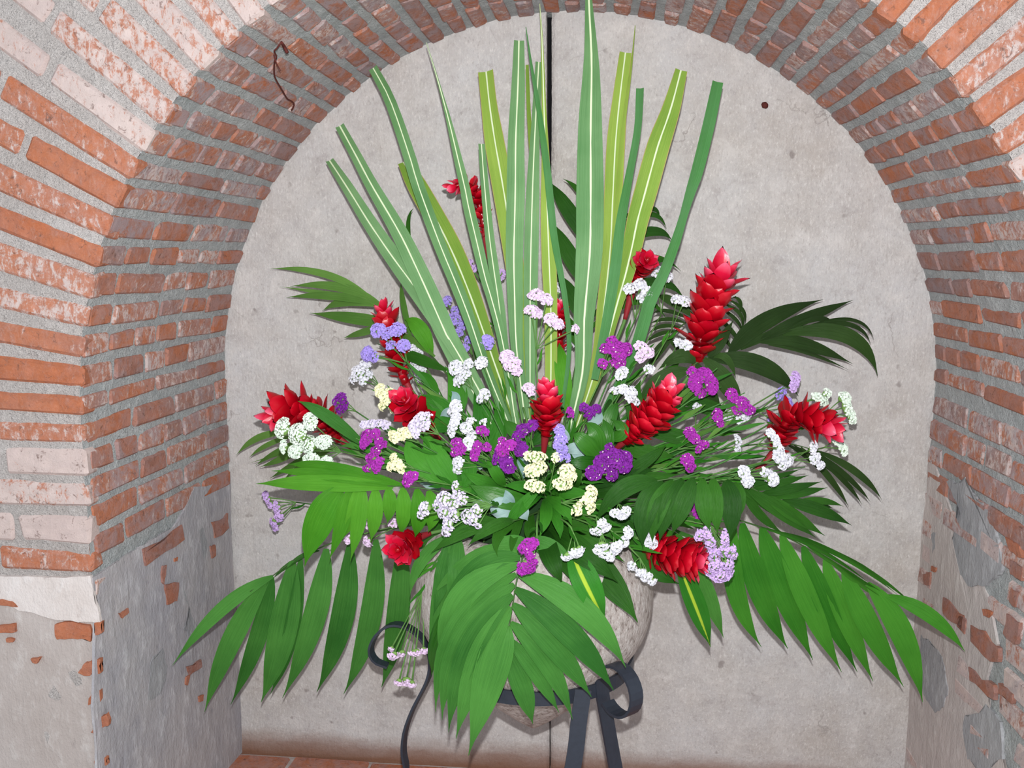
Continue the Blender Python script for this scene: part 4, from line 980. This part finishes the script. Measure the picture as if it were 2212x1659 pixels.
ginger('far left red ginger with pointed head above the mint-white statice', [(735,950,-.33),(705,915,-.35),(670,890,-.36),(630,882,-.36),(592,900,-.35)], 84, [HUB,(960,1030,-.38),(820,1000,-.36),(760,968,-.34)], 60, 0.16, 0.55, spiky=0.7)
ginger('red ginger head left of centre behind a cream and a white sprig', [(925,925,-.44),(905,900,-.48),(882,878,-.52),(872,862,-.55)], 84, [HUB,(1060,1030,-.4),(985,985,-.41),(950,950,-.42)], 40, 0.3, 0.55)
ginger('short upright red ginger in the middle of the bouquet', [(1178,940,-.50),(1181,905,-.51),(1183,870,-.51),(1183,842,-.50)], 72, [HUB,(1172,1030,-.46),(1174,980,-.48)], 40, 0.35, 0.6, 1.0, (0.7,1.0,1.0,0.9,0.75))
ginger('plump red ginger right of centre leaning right', [(1350,952,-.48),(1378,925,-.49),(1408,895,-.50),(1430,870,-.50),(1440,852,-.49)], 100, [HUB,(1240,1040,-.42),(1310,985,-.45),(1330,970,-.46)], 58, 0.22, 0.52, 0.95, (0.5,0.9,1.0,0.95,0.8))
ginger('far right red ginger hooking to the right against the wall', [(1672,985,-.32),(1684,945,-.33),(1705,905,-.34),(1745,900,-.35),(1795,925,-.35)], 84, [HUB,(1400,1070,-.38),(1560,1040,-.35),(1630,1015,-.33)], 60, 0.16, 0.55, spiky=0.6)
ginger('round red ginger facing the viewer at lower left', [(905,1160,-.50),(885,1172,-.54),(868,1184,-.58),(858,1188,-.61)], 74, [HUB,(1050,1130,-.45),(960,1145,-.47),(930,1152,-.48)], 36, 0.45, 0.55, 1.1)
ginger('red ginger at lower right pointing right under the dark frond', [(1392,1180,-.50),(1425,1190,-.51),(1460,1200,-.52),(1490,1208,-.53),(1512,1212,-.54)], 104, [HUB,(1260,1110,-.43),(1340,1150,-.46)], 56, 0.22, 0.52, 1.05, (0.8,1.0,1.0,0.9,0.75))
ginger('red ginger glimpsed behind the tallest blade near the lilac sprig', [(1212,760,-.29),(1208,720,-.28),(1205,690,-.28),(1208,660,-.27)], 56, [HUB,(1200,900,-.33),(1212,800,-.3)], 30, 0.2, 0.55)

# ------------------------------------------------------------------ statice
def floret_geo(acc, p, nrm, r, mi, midx):
    a = nrm.cross(Vector((0.31, 0.2, 0.93))); a = a.normalized() if a.length > 1e-3 else Vector((1, 0, 0)); b = nrm.cross(a)
    b0 = len(acc.v); acc.v.append(p)
    ph = random.random()*6
    for j in range(10):
        g = ph+j*math.pi/5; q = r*(1.0 if j % 2 == 0 else 0.72)
        acc.v.append(p+(a*math.cos(g)+b*math.sin(g))*q+nrm*(r*0.55*random.uniform(0.7, 1.2)))
    for j in range(10): acc.f.append((b0, b0+1+j, b0+1+(j+1) % 10)); midx.append(mi)
def statice(label, col, blobs, Y, fr=4.6, base=HUB, mid=None, speck=0.0, cap=-0.15, group='statice sprigs of the bouquet', stemw=0.0017, junction=None, dens=1.0):
    """blobs: (x, y, r) or (x, y, rx, ry[, angle deg]) flower heads in pixels at depth Y"""
    cx = sum(b[0] for b in blobs)/len(blobs); cy = sum(b[1] for b in blobs)/len(blobs)
    if junction is None:
        d = math.hypot(base[0]-cx, base[1]-cy); mr = max(b[2] for b in blobs)+max(0, max(math.hypot(b[0]-cx, b[1]-cy) for b in blobs))*0.7
        s = min(0.6, (mr+18)/max(1, d)); junction = (cx+(base[0]-cx)*s, cy+(base[1]-cy)*s)
    if base is HUB: base = (HUB[0]+random.uniform(-75, 75), HUB[1]+random.uniform(-35, 45), HUB[2]-0.04)
    J = P(junction[0], junction[1], Y+0.02); B = P(*base)
    h = thing('statice_sprig', label, 'flower', B, group)
    mm = P(*mid) if mid else (J+B)/2+Vector((random.uniform(-.015, .015), random.uniform(-0.01, 0.02), random.uniform(-.012, .02)))
    tube('stalk', [(B, stemw*1.4), (mm, stemw*1.3), (J, stemw)], M_STEM if random.random() < 0.5 else M_STEMD, h, 12, 5)
    # narrow wings and little leaves along the stalk
    fw = Acc()
    for bl in blobs:
        x, y, rx = bl[:3]; ry = bl[3] if len(bl) > 3 else rx; an = math.radians(bl[4]) if len(bl) > 4 else 0.0
        dy = bl[5] if len(bl) > 5 else random.uniform(-0.012, 0.012)
        c = P(x, y, Y+dy); k = pxm(c); rx_, ry_ = rx*k, ry*k; rz = min(rx_, ry_)*0.85
        ex = RT*math.cos(an)-UP*math.sin(an); ey = RT*math.sin(an)+UP*math.cos(an); ez = -FW
        up = (c-J); up = up.normalized() if up.length > 1e-4 else Vector((0, 0, 1))
        up = (up+ez*0.45).normalized()
        acc = Acc(); midx = []; R_ = fr*k
        n = int(min(170, max(8, dens*6.2*(rx*ry)/(fr*fr*0.62))))
        for i in range(n):
            zz = 1-2*(i+0.5)/n; rr = math.sqrt(1-zz*zz); g = i*2.39996
            d = ex*(rr*math.cos(g))+ey*(rr*math.sin(g))+ez*zz
            if d.dot(up) < cap: continue
            p = c+ex*(rx_*rr*math.cos(g))+ey*(ry_*rr*math.sin(g))+ez*(rz*zz)
            p += d*random.uniform(-0.25, 0.15)*R_*1.5
            nn = (d*0.7+up*0.4+Vector((random.uniform(-.4, .4), random.uniform(-.4, .4), random.uniform(-.4, .4)))).normalized()
            floret_geo(acc, p, nn, R_*random.uniform(0.8, 1.2), 0, midx)
            if random.random() < speck: floret_geo(acc, p+nn*R_*0.4, nn, R_*0.42, 1, midx)
        o = mesh_obj('flower_head', acc.v, acc.f, None, h, None, False, [FLO[col], M_SPECK], midx); o['kind'] = 'stuff'
        # green calyx body under the florets
        g_ = Acc(); body = []; bf = []
        q = c-up*(0.25*rz)
        for i in range(7):
            th = math.pi*i/6
            for j in range(8):
                gg = 2*math.pi*j/8
                body.append(q+(ex*(rx_*math.sin(th)*math.cos(gg))+ey*(ry_*math.sin(th)*math.sin(gg))+ez*(rz*math.cos(th)))*0.74*random.uniform(0.88, 1.08))
        for i in range(6):
            for j in range(8): bf.append((i*8+j, (i+1)*8+j, (i+1)*8+(j+1) % 8, i*8+(j+1) % 8))
        co = mesh_obj('calyx', body, bf, M_CALYX, o)
        tube('stalklet', [(J, stemw*0.8), ((J+c)/2+Vector((0, 0.006, 0)), stemw*0.75), (q, stemw*1.4)], M_STEM, h, 7, 5)
    for k in range(random.randint(2, 4)):      # small green leaves on the stalk
        s = random.uniform(0.25, 0.95); p = B.lerp(mm, s*2) if s < 0.5 else mm.lerp(J, s*2-1)
        d = (J-B).normalized(); side = d.cross(-FW).normalized()*random.choice((-1, 1))
        L = random.uniform(0.035, 0.07); e = p+d*L+side*L*random.uniform(0.15, 0.4)+(-FW)*0.01
        ribbon('small_leaf', [(p, 0.002), (p.lerp(e, 0.4)+side*0.003, 0.007), (p.lerp(e, 0.75), 0.005), (e, 0.0005)], M_PALMR, h, 6, random.uniform(-.4, .4), 0.2)
    return h
S = statice
S('mint-white statice spray spread below the far left red ginger', 'N', [(612,925,16,22,20),(645,938,20,22),(668,960,20,18),(700,955,18,14),(672,912,14,20,-20),(640,975,16,14),(676,992,20,12),(706,996,14,9,-20),(614,965,8,14)], -.44, 3.6, mid=(900,1010,-.42), cap=-0.3)
S('violet statice heads in front of the half-covered left ginger', 'V', [(818,715,15),(838,722,13),(860,714,15),(872,748,13),(845,748,10),(797,765,15),(810,772,10)], -.31, 4.2, mid=(960,920,-.36))
S('white statice hanging just below the violet heads at left', 'W', [(790,790,12),(776,805,14),(766,818,9),(797,812,9),(785,824,8)], -.29, 4.4, mid=(950,930,-.35))
S('white statice tucked right of the half-covered left ginger', 'W', [(893,758,13),(905,765,9),(898,788,12),(912,800,8),(906,815,8)], -.25, 4.4, mid=(1000,930,-.34))
S('slim violet and plum statice spike left of the long blade', 'V', [(966,652,8,12,20),(985,672,9),(982,690,12),(998,704,10),(1013,735,8),(990,720,8),(1003,752,8)], -.2, 4.0, mid=(1060,900,-.32), cap=-0.4)
S('single violet statice head by the base of the left blades', 'V', [(1052,740,13,15)], -.33, 4.2, mid=(1110,920,-.37))
S('white statice pair at the foot of the left blades', 'W', [(985,795,14),(1003,808,13),(994,823,12),(1012,788,9)], -.39, 4.8, mid=(1080,950,-.39))
S('small white statice head directly under the single violet head', 'W', [(1040,784,10,13,30)], -.40, 4.8, mid=(1100,940,-.4))
S('pink-lilac statice head left of the tall middle blade base', 'K', [(1095,772,14),(1106,788,16),(1116,802,10)], -.41, 4.6, mid=(1135,950,-.41))
S('pink-lilac statice trio standing before the centre blades', 'K', [(1158,640,16,13),(1180,650,12),(1148,672,14,12),(1160,680,12),(1190,692,14),(1204,702,12),(1241,712,8)], -.40, 4.6, mid=(1160,880,-.41), junction=(1158,755))
S('white statice head under the upper right red ginger', 'W', [(1362,625,14,10),(1382,618,14,12),(1398,632,11),(1388,645,10)], -.33, 4.6, mid=(1290,880,-.37), junction=(1372,690))
S('white statice head behind the rightmost blade top of the flowers', 'W', [(1420,590,11,14),(1440,600,10,13)], -.25, 4.6, mid=(1330,860,-.34), junction=(1428,680))
S('small white statice head between upper right gingers', 'W', [(1462,648,11,8),(1478,652,11,10)], -.30, 4.6, mid=(1350,880,-.36), junction=(1450,715))
S('bright magenta statice head right of the tallest blade base', 'M', [(1335,760,18,20),(1352,755,12),(1310,755,12),(1334,785,15,12),(1322,738,10),(1302,786,9)], -.42, 4.4, mid=(1250,920,-.41), speck=0.10)
S('lilac-white statice beside the bright magenta head', 'K', [(1384,750,13,10),(1398,762,13,10),(1383,772,10)], -.40, 4.6, mid=(1290,930,-.4))
S('two white statice buttons below the bright magenta head', 'W', [(1343,808,10,14,30),(1401,798,11,8)], -.43, 4.6, mid=(1270,950,-.41))
S('white statice pair left of the plump red ginger', 'W', [(1326,845,8),(1345,842,10),(1362,852,11,16,20),(1370,868,8)], -.44, 4.6, mid=(1260,960,-.42))
S('single white statice head left of the big upright ginger', 'W', [(1465,742,10,8),(1482,746,11,9)], -.36, 4.6, mid=(1350,920,-.39))
S('large magenta statice head under the big upright ginger', 'M', [(1520,812,18,16),(1500,830,14,18),(1535,832,14,20),(1512,848,12,10),(1496,805,10)], -.41, 4.2, mid=(1380,950,-.41), speck=0.04)
S('magenta statice head left of the far right ginger', 'M', [(1580,855,12,14),(1600,872,16,14),(1612,884,12,10),(1590,885,14,10),(1622,886,8),(1550,898,9,14),(1556,915,7)], -.40, 4.2, mid=(1420,980,-.4), speck=0.10)
S('small magenta statice heads right of the plump red ginger', 'M', [(1490,938,12,13),(1500,948,10),(1514,962,9),(1525,960,6),(1508,970,7)], -.44, 4.2, mid=(1370,1010,-.43), speck=0.10)
S('lone magenta statice head above the dark arching frond', 'M', [(1484,994,13,12),(1488,1008,11,10)], -.46, 4.2, mid=(1370,1030,-.44), speck=0.05)
S('lavender statice tip highest at the far right', 'L', [(1718,820,8,17),(1712,836,7,10)], -.27, 4.2, mid=(1480,960,-.36), cap=-0.3)
S('small lavender statice heads behind the far right ginger', 'V', [(1682,855,9),(1700,868,9),(1690,845,7),(1665,905,7),(1710,880,6)], -.24, 4.2, mid=(1470,970,-.34))
S('green-backed white statice right above the far right ginger', 'N', [(1768,862,22,10,30),(1784,850,9)], -.28, 4.2, mid=(1530,980,-.36), cap=0.15)
S('green-backed white statice at the extreme right of the bouquet', 'N', [(1822,860,14,12),(1828,880,10,22,-15),(1838,900,9,14,-20)], -.27, 4.2, mid=(1560,980,-.36), cap=0.1)
S('green-backed white statice right below the far right ginger tip', 'N', [(1808,952,10,14,-15),(1820,970,9,14,-20)], -.28, 4.2, mid=(1560,1020,-.37), cap=0.1)
S('white statice comb under the far right ginger', 'W', [(1755,968,8,14,20),(1758,990,14,10,-30),(1770,1004,10,8)], -.36, 4.2, mid=(1540,1030,-.38), cap=0.1)
S('white statice comb on the stalk of the far right ginger', 'W', [(1664,938,9,12,-20),(1675,955,9,14,-10),(1683,970,8,9)], -.42, 4.4, mid=(1480,1030,-.41), cap=0.0)
S('white statice head right under the far right ginger stalk', 'W', [(1682,985,13),(1698,995,13,12),(1690,1003,10)], -.41, 4.6, mid=(1500,1040,-.41))
S('white statice pair above the dark right frond', 'W', [(1606,1020,11,12),(1614,1040,12,11),(1655,1026,13,12),(1668,1036,13),(1650,1020,8)], -.47, 4.6, mid=(1430,1050,-.44))
S('small white statice curl left of the far right ginger stalk', 'W', [(1592,952,7,12,-20),(1590,968,10,6,30)], -.36, 4.4, mid=(1430,1010,-.4), cap=0.0)
S('white statice flecks behind the magenta head at right', 'W', [(1568,905,8),(1575,895,8),(1598,905,10),(1610,898,9),(1505,880,7)], -.37, 4.4, mid=(1420,990,-.4))
S('deep purple statice pair right of centre', 'P', [(1330,990,20,18),(1345,1005,18,16),(1300,1003,20,18),(1282,1022,16,14),(1320,1025,14,12),(1352,990,12),(1308,985,12),(1316,968,8)], -.55, 4.4, mid=(1240,1050,-.48), speck=0.06)
S('loose purple statice above the glossy centre leaves', 'P', [(1262,880,8),(1275,890,10,9),(1288,884,9),(1270,900,7)], -.46, 4.2, mid=(1230,980,-.44))
S('single lilac-purple bud right of the middle ginger', 'M', [(1232,892,6,10,-15)], -.46, 4.2, mid=(1215,990,-.44))
S('slim purple statice spike right of the middle ginger', 'V', [(1208,930,10,12),(1212,950,12),(1205,962,8),(1215,970,10),(1208,985,8,10),(1226,990,5,8)], -.52, 3.8, mid=(1190,1040,-.46), speck=0.05, cap=-0.4)
S('deep purple statice left of the middle ginger', 'P', [(1132,928,14,10,15),(1150,920,11),(1122,940,10),(1125,970,14,15),(1116,946,8)], -.53, 4.4, mid=(1150,1030,-.46), speck=0.03)
S('purple and magenta statice left of the cream centre', 'P', [(1095,1000,14,13),(1080,985,12),(1100,1012,12,10),(1072,995,8)], -.55, 4.4, mid=(1130,1050,-.48), speck=0.05)
S('magenta statice topping the purple one left of the cream centre', 'M', [(1088,972,15,14),(1103,962,10),(1085,952,7)], -.56, 4.2, mid=(1130,1050,-.48), speck=0.10)
S('magenta statice pair over white left of centre', 'M', [(988,960,13,12),(1000,970,12),(1030,968,12,14,20),(1026,985,10),(1040,930,9),(1048,936,8),(1052,968,8),(985,975,10)], -.54, 4.2, mid=(1080,1030,-.47), speck=0.06)
S('white statice comb above the magenta pair left of centre', 'W', [(984,912,10,20,10),(978,930,9,13),(1008,925,12,10),(1018,912,10,7),(1045,912,6)], -.52, 4.6, mid=(1080,1010,-.46))
S('white statice below the magenta pair left of centre', 'W', [(992,998,13,10),(990,1012,10,10),(1012,958,10,14),(1020,940,9)], -.53, 4.6, mid=(1080,1040,-.47))
S('green-backed white statice left of the blade bases', 'W', [(986,880,12,14,-20),(980,890,10)], -.47, 4.4, mid=(1070,980,-.44), cap=0.05)
S('small white statice at the foot of the middle left blade', 'W', [(1047,852,10),(1040,862,8)], -.46, 4.8, mid=(1100,980,-.43))
S('small lilac head at the foot of the tall middle blade', 'K', [(1141,838,10,9),(1147,848,7)], -.46, 4.4, mid=(1150,960,-.43))
S('white and grey-lilac statice lying over the left-of-centre ginger', 'G', [(905,910,11),(920,918,12),(895,922,11),(900,935,9),(910,900,8),(925,900,7)], -.60, 4.6, mid=(1040,1020,-.48))
S('grey-lilac statice wisp left of the cream head', 'G', [(790,918,10,7),(805,916,12,7),(822,914,10,6),(835,920,8)], -.5, 4.2, mid=(980,1010,-.44))
S('cream statice head behind the left-of-centre ginger', 'C', [(822,845,10,14),(835,860,13,14),(828,878,9,8),(842,850,10),(852,882,9)], -.45, 4.4, mid=(980,990,-.43))
S('cream statice comb below the left-of-centre ginger', 'C', [(855,945,12,10),(872,938,14,13),(885,935,11,10),(848,938,7)], -.56, 4.6, mid=(1030,1030,-.47))
S('cream statice head above the bright drooping frond', 'C', [(853,990,8,9),(858,1004,13,10),(868,1012,9),(846,1008,8)], -.57, 4.6, mid=(1030,1050,-.48))
S('magenta statice group left of the cream comb', 'M', [(796,945,14,15),(812,938,10),(785,958,7,12),(820,955,9)], -.51, 4.0, mid=(980,1025,-.44), speck=0.06)
S('magenta statice below its larger neighbour left of the cream comb', 'M', [(815,975,13,10,20),(803,990,11),(828,962,8)], -.52, 4.0, mid=(980,1035,-.45), speck=0.06)
S('magenta statice lying on the bright drooping frond', 'M', [(815,1008,10,12,20),(795,1012,10,6),(822,996,7)], -.56, 4.0, mid=(980,1045,-.47), speck=0.05)
S('square magenta statice head right end of the drooping frond', 'M', [(886,1032,13,12),(880,1042,9),(896,1028,8)], -.60, 4.0, mid=(1030,1060,-.5), speck=0.04)
S('small dark purple statice right of the far left ginger', 'P', [(738,862,11,12),(745,878,10,12),(735,885,7),(725,868,6)], -.37, 4.0, mid=(940,1000,-.4))
S('cream statice cluster at the very centre', 'C', [(1158,988,22,10),(1152,1018,18,14),(1165,1010,14),(1150,1048,14,11),(1165,1052,12,9),(1142,985,8)], -.60, 4.2, base=(1165,1085,-.40), mid=(1160,1070,-.52), cap=-0.3, speck=0.02, dens=0.6)
S('cream statice right of the centre cluster', 'C', [(1224,1018,16,14,-20),(1214,1046,20,12),(1200,990,7,10),(1236,1030,9)], -.61, 4.2, base=(1165,1085,-.40), mid=(1190,1070,-.52), cap=-0.3, dens=0.65)
S('cream statice lowest right of the centre cluster', 'C', [(1275,1068,13,18,10),(1274,1095,10,12),(1248,1090,7),(1246,1104,10,8),(1262,1080,8)], -.62, 4.4, base=(1170,1085,-.40), mid=(1210,1080,-.53), cap=-0.3, dens=0.65)
S('grey-lilac statice mass at lower left of centre', 'G', [(960,1078,15),(980,1088,16),(950,1092,12),(990,1070,12),(985,1052,7,12),(1000,1078,12),(920,1098,13),(912,1112,8),(960,1108,12),(982,1112,14),(1012,1115,14),(1030,1105,13),(1025,1125,10),(970,1132,12),(965,1148,9),(1033,1135,6)], -.64, 4.4, mid=(1080,1095,-.53), dens=0.55, cap=-0.3)
S('two lavender statice tips far out at lower left against the wall', 'L', [(578,1075,7,14,-30),(585,1088,6,9,-30),(600,1098,8,16,-10),(604,1115,9,10),(592,1128,7,11,-20),(596,1138,6,8)], -.16, 4.0, mid=(820,1105,-.32), junction=(640,1085), cap=-0.1)
S('white statice buds peeping through the bright hanging leaflets', 'K', [(752,1162,8,11),(796,1168,10),(797,1132,7,10),(850,1130,10,6)], -.43, 4.2, mid=(950,1120,-.43))
S('magenta statice hanging on the front palm below the centre', 'M', [(1142,1178,14,12),(1152,1172,10),(1130,1185,9),(1146,1198,9),(1138,1222,18,15),(1150,1212,11,9),(1128,1232,9)], -.71, 4.4, base=(1165,1100,-.46), mid=(1160,1130,-.66), junction=(1160,1165), speck=0.06)
S('white statice comb facing down above the urn, left one', 'W', [(1225,1200,12,8,-20),(1243,1192,14,10,20),(1252,1186,9)], -.66, 4.4, base=(1175,1100,-.46), mid=(1225,1130,-.62), junction=(1238,1150), cap=0.0)
S('white statice comb facing down above the urn, middle one', 'W', [(1300,1178,13,10),(1308,1195,14,10),(1292,1188,9),(1318,1202,9)], -.64, 4.4, base=(1180,1100,-.46), mid=(1270,1130,-.58), junction=(1300,1150), cap=0.0)
S('white statice pair higher above the urn', 'W', [(1290,1146,14,8,10),(1305,1138,12,9),(1300,1130,8)], -.62, 4.4, base=(1180,1095,-.46), mid=(1250,1110,-.56), junction=(1288,1115), cap=-0.1)
S('white statice comb curling up left of the lower right ginger', 'W', [(1332,1180,10,12,-20),(1346,1168,10,13,-20),(1356,1150,9,11,-20),(1326,1190,8)], -.62, 4.4, base=(1180,1095,-.46), mid=(1280,1120,-.56), junction=(1325,1150), cap=-0.1)
S('white statice under the left lobe of the dark arching frond', 'W', [(1330,1108,11,8),(1344,1112,12,9),(1352,1104,9)], -.60, 4.4, base=(1180,1090,-.46), mid=(1270,1090,-.55), junction=(1336,1088), cap=-0.1)
S('white statice touching the lower right ginger from the left', 'W', [(1400,1165,12,14),(1410,1175,9),(1396,1178,8)], -.56, 4.4, base=(1190,1095,-.45), mid=(1300,1120,-.52))
S('white statice comb hanging lowest, left below the lower right ginger', 'W', [(1366,1222,9,8),(1385,1235,10,9,-30),(1396,1244,12,9,-30),(1408,1254,9,8)], -.58, 4.4, base=(1190,1100,-.45), mid=(1320,1150,-.54), junction=(1382,1205), cap=-0.1)
S('large lavender statice plume right of the lower right ginger', 'L', [(1512,1155,8,12,30),(1528,1150,7,12,-10),(1534,1172,10,18,-10),(1542,1198,12,16),(1546,1222,14,16),(1556,1242,20,14),(1563,1185,10,16),(1566,1160,8,14),(1578,1190,10,14,20),(1585,1200,7),(1572,1218,12),(1536,1235,11,10),(1570,1235,12)], -.56, 4.2, base=(1200,1095,-.44), mid=(1400,1110,-.5), junction=(1535,1135), cap=-0.4, dens=0.7)
S('magenta and lavender heads between the lobes of the dark frond', 'M', [(1500,1102,9,11),(1496,1082,7,10),(1505,1122,7)], -.5, 4.2, base=(1200,1090,-.44), mid=(1380,1080,-.47), speck=0.05)
S('lilac statice dangling on thin stalks low at left beside the iron scroll', 'K', [(850,1415,12,8,-20),(868,1410,10,7,-10),(898,1408,14,7,-10),(915,1404,9,7),(878,1470,14,9),(862,1472,9,7),(890,1476,8),(846,1400,6)], -.50, 4.0, base=(1100,1125,-.45), mid=(965,1185,-.53), junction=(912,1275), cap=-0.1)
S('faint lavender statice heads high behind the left blades', 'L', [(1013,570,8),(1028,580,7),(1018,582,7),(1085,590,7),(1082,600,6)], -.16, 4.0, mid=(1090,880,-.3))
S('small white head behind the blades right of the pink-lilac trio', 'W', [(1203,622,6,8),(1206,632,5),(1153,920,6),(1234,745,5)], -.22, 4.2, mid=(1200,900,-.33))

# bare winged stalks that fill the bouquet
MARKS = [(1440,860,'the plump red ginger'),(1515,760,'the big upright ginger'),(1720,920,'the far right ginger'),(1600,870,'the magenta head at right'),(1490,940,'the small magenta heads at right'),(1484,1000,'the lone magenta head'),(1620,1025,'the white pair at right'),
         (1770,860,'the upper green-backed white head'),(1810,960,'the lower green-backed white head'),(1515,825,'the large magenta head'),(1690,990,'the white head under the far right stalk'),(1550,1200,'the lavender plume'),(1450,1190,'the lower right ginger'),(1345,1165,'the curling white comb'),
         (1360,850,'the white pair by the plump ginger'),(1590,960,'the small white curl'),(1335,760,'the bright magenta head'),(670,890,'the far left ginger'),(880,880,'the left-of-centre ginger'),(800,950,'the left magenta group'),(830,860,'the upper cream head'),(870,940,'the cream comb'),(858,1004,'the lower cream head'),
         (990,800,'the white pair at the left blades'),(850,720,'the violet heads'),(740,870,'the small dark purple head'),(985,890,'the green-backed white head at left'),(780,805,'the white head under the violet ones'),(900,790,'the white tuft right of the left ginger'),(650,940,'the mint-white spray'),(1720,830,'the lavender tip at far right'),(1690,860,'the lavender heads behind the far right ginger'),(1755,985,'the white comb under the far right ginger'),(1478,745,'the white head by the big upright ginger'),(1395,760,'the lilac-white head at right'),(1670,950,'the white comb on the far right stalk'),(1575,900,'the white flecks at right')]
used = {}
def bare(x, y, Y, side):
    B = P(HUB[0]+random.uniform(-80, 80), HUB[1]+random.uniform(-40, 30), -.40); e = P(x, y, Y)
    mm = (B+e)/2+Vector((random.uniform(-.02, .02), random.uniform(-0.02, 0.01), random.uniform(-.015, .025)))
    mk = sorted([q for q in MARKS if (q[0] > 1165) == (side == 'right')], key=lambda q: (used.get(q[2], 0), math.hypot(q[0]-x, q[1]-y)))[0]; used[mk[2]] = used.get(mk[2], 0)+1
    h = thing('bare_stalk', 'plain winged green stalk without flowers pointing toward %s' % mk[2], 'stalk', B, 'bare green stalks of the bouquet')
    e = e.lerp(P(mk[0], mk[1], Y), 0.45)
    tube('stalk', [(B, 0.003), (mm, 0.0028), (e, 0.0012)], M_STEMD, h, 12, 5)
    for k in range(6):
        s = 0.3+0.66*k/6; p = B.lerp(mm, s*2) if s < 0.5 else mm.lerp(e, s*2-1)
        d = (e-B).normalized(); sd = d.cross(-FW).normalized()*(1 if k % 2 else -1)
        L = random.uniform(0.05, 0.10); q = p+d*L+sd*L*random.uniform(0.1, 0.3)-FW*0.006
        ribbon('wing', [(p, 0.003), (p.lerp(q, 0.35)+sd*0.002, 0.0105), (p.lerp(q, 0.75), 0.007), (q, 0.0006)], (M_PALMR, M_PALMO, M_PALM)[k % 3], h, 6, random.uniform(-.5, .5), 0.2)
for i in range(24):
    g = random.uniform(-0.2, 0.6); rr = random.uniform(280, 520)
    bare(1165+rr*math.cos(g), 1075-rr*math.sin(g), random.uniform(-.40, -.32), 'right')
for i in range(13):
    g = random.uniform(0.05, 0.75); rr = random.uniform(220, 430)
    bare(1165-rr*math.cos(g), 1075-rr*math.sin(g), random.uniform(-.41, -.33), 'left')
# small leafy tufts hiding the mouth of the urn
branch('leafy tuft at the heart of the bouquet right under the cream clusters', [HUB, (1185,1085,-.48), (1200,1100,-.52)], [
 ((1180,1075,-.50),(1215,1095,-.56),(1235,1135,-.58),30), ((1175,1080,-.50),(1180,1115,-.57),(1165,1160,-.60),28), ((1190,1075,-.50),(1235,1065,-.55),(1290,1075,-.56),26), ((1170,1070,-.50),(1140,1085,-.55),(1115,1125,-.58),24), ((1185,1070,-.50),(1195,1045,-.54),(1220,1010,-.54),26), ((1180,1085,-.52),(1205,1125,-.58),(1210,1165,-.6),24), ((1160,1065,-.5),(1130,1050,-.54),(1085,1050,-.54),26), ((1195,1080,-.5),(1250,1100,-.56),(1300,1110,-.56),24)], M_PALMR)
branch('leafy tuft between the purple pair and the dark arching frond', [HUB, (1260,1060,-.46), (1340,1035,-.48)], [
 ((1270,1060,-.48),(1320,1060,-.52),(1380,1035,-.52),28), ((1290,1050,-.48),(1350,1030,-.5),(1420,1010,-.5),26), ((1250,1060,-.48),(1290,1045,-.51),(1340,1050,-.52),24), ((1320,1040,-.48),(1390,1000,-.5),(1440,960,-.48),28), ((1340,1035,-.48),(1400,1030,-.5),(1470,1025,-.5),24), ((1240,1055,-.48),(1245,1030,-.51),(1255,1000,-.51),26)], M_PALMD)
branch('leafy tuft between the magenta pair and the grey-lilac mass', [HUB, (1090,1050,-.46), (1020,1040,-.48)], [
 ((1080,1050,-.48),(1040,1040,-.52),(1000,1020,-.52),28), ((1060,1045,-.48),(1010,1050,-.52),(950,1050,-.52),26), ((1090,1050,-.48),(1070,1020,-.51),(1050,990,-.5),26), ((1050,1045,-.48),(1000,1030,-.5),(960,990,-.5),26), ((1100,1060,-.48),(1060,1065,-.53),(1020,1080,-.54),24)], M_PALMR)
# a rusty stub in the plaster
q = P(1652, 228, 0.0)
nv, nf = tube_raw([(q+Vector((-0.004, 0.004, 0.004)), 0.006), (q+Vector((0, -0.004, 0)), 0.0085), (q+Vector((0.003, -0.009, -0.005)), 0.005)], 6, 7)
tag(mesh_obj('nail_stub', nv, nf, M_RUST), 'small rusty stub sticking out of the plaster at upper right', 'nail')
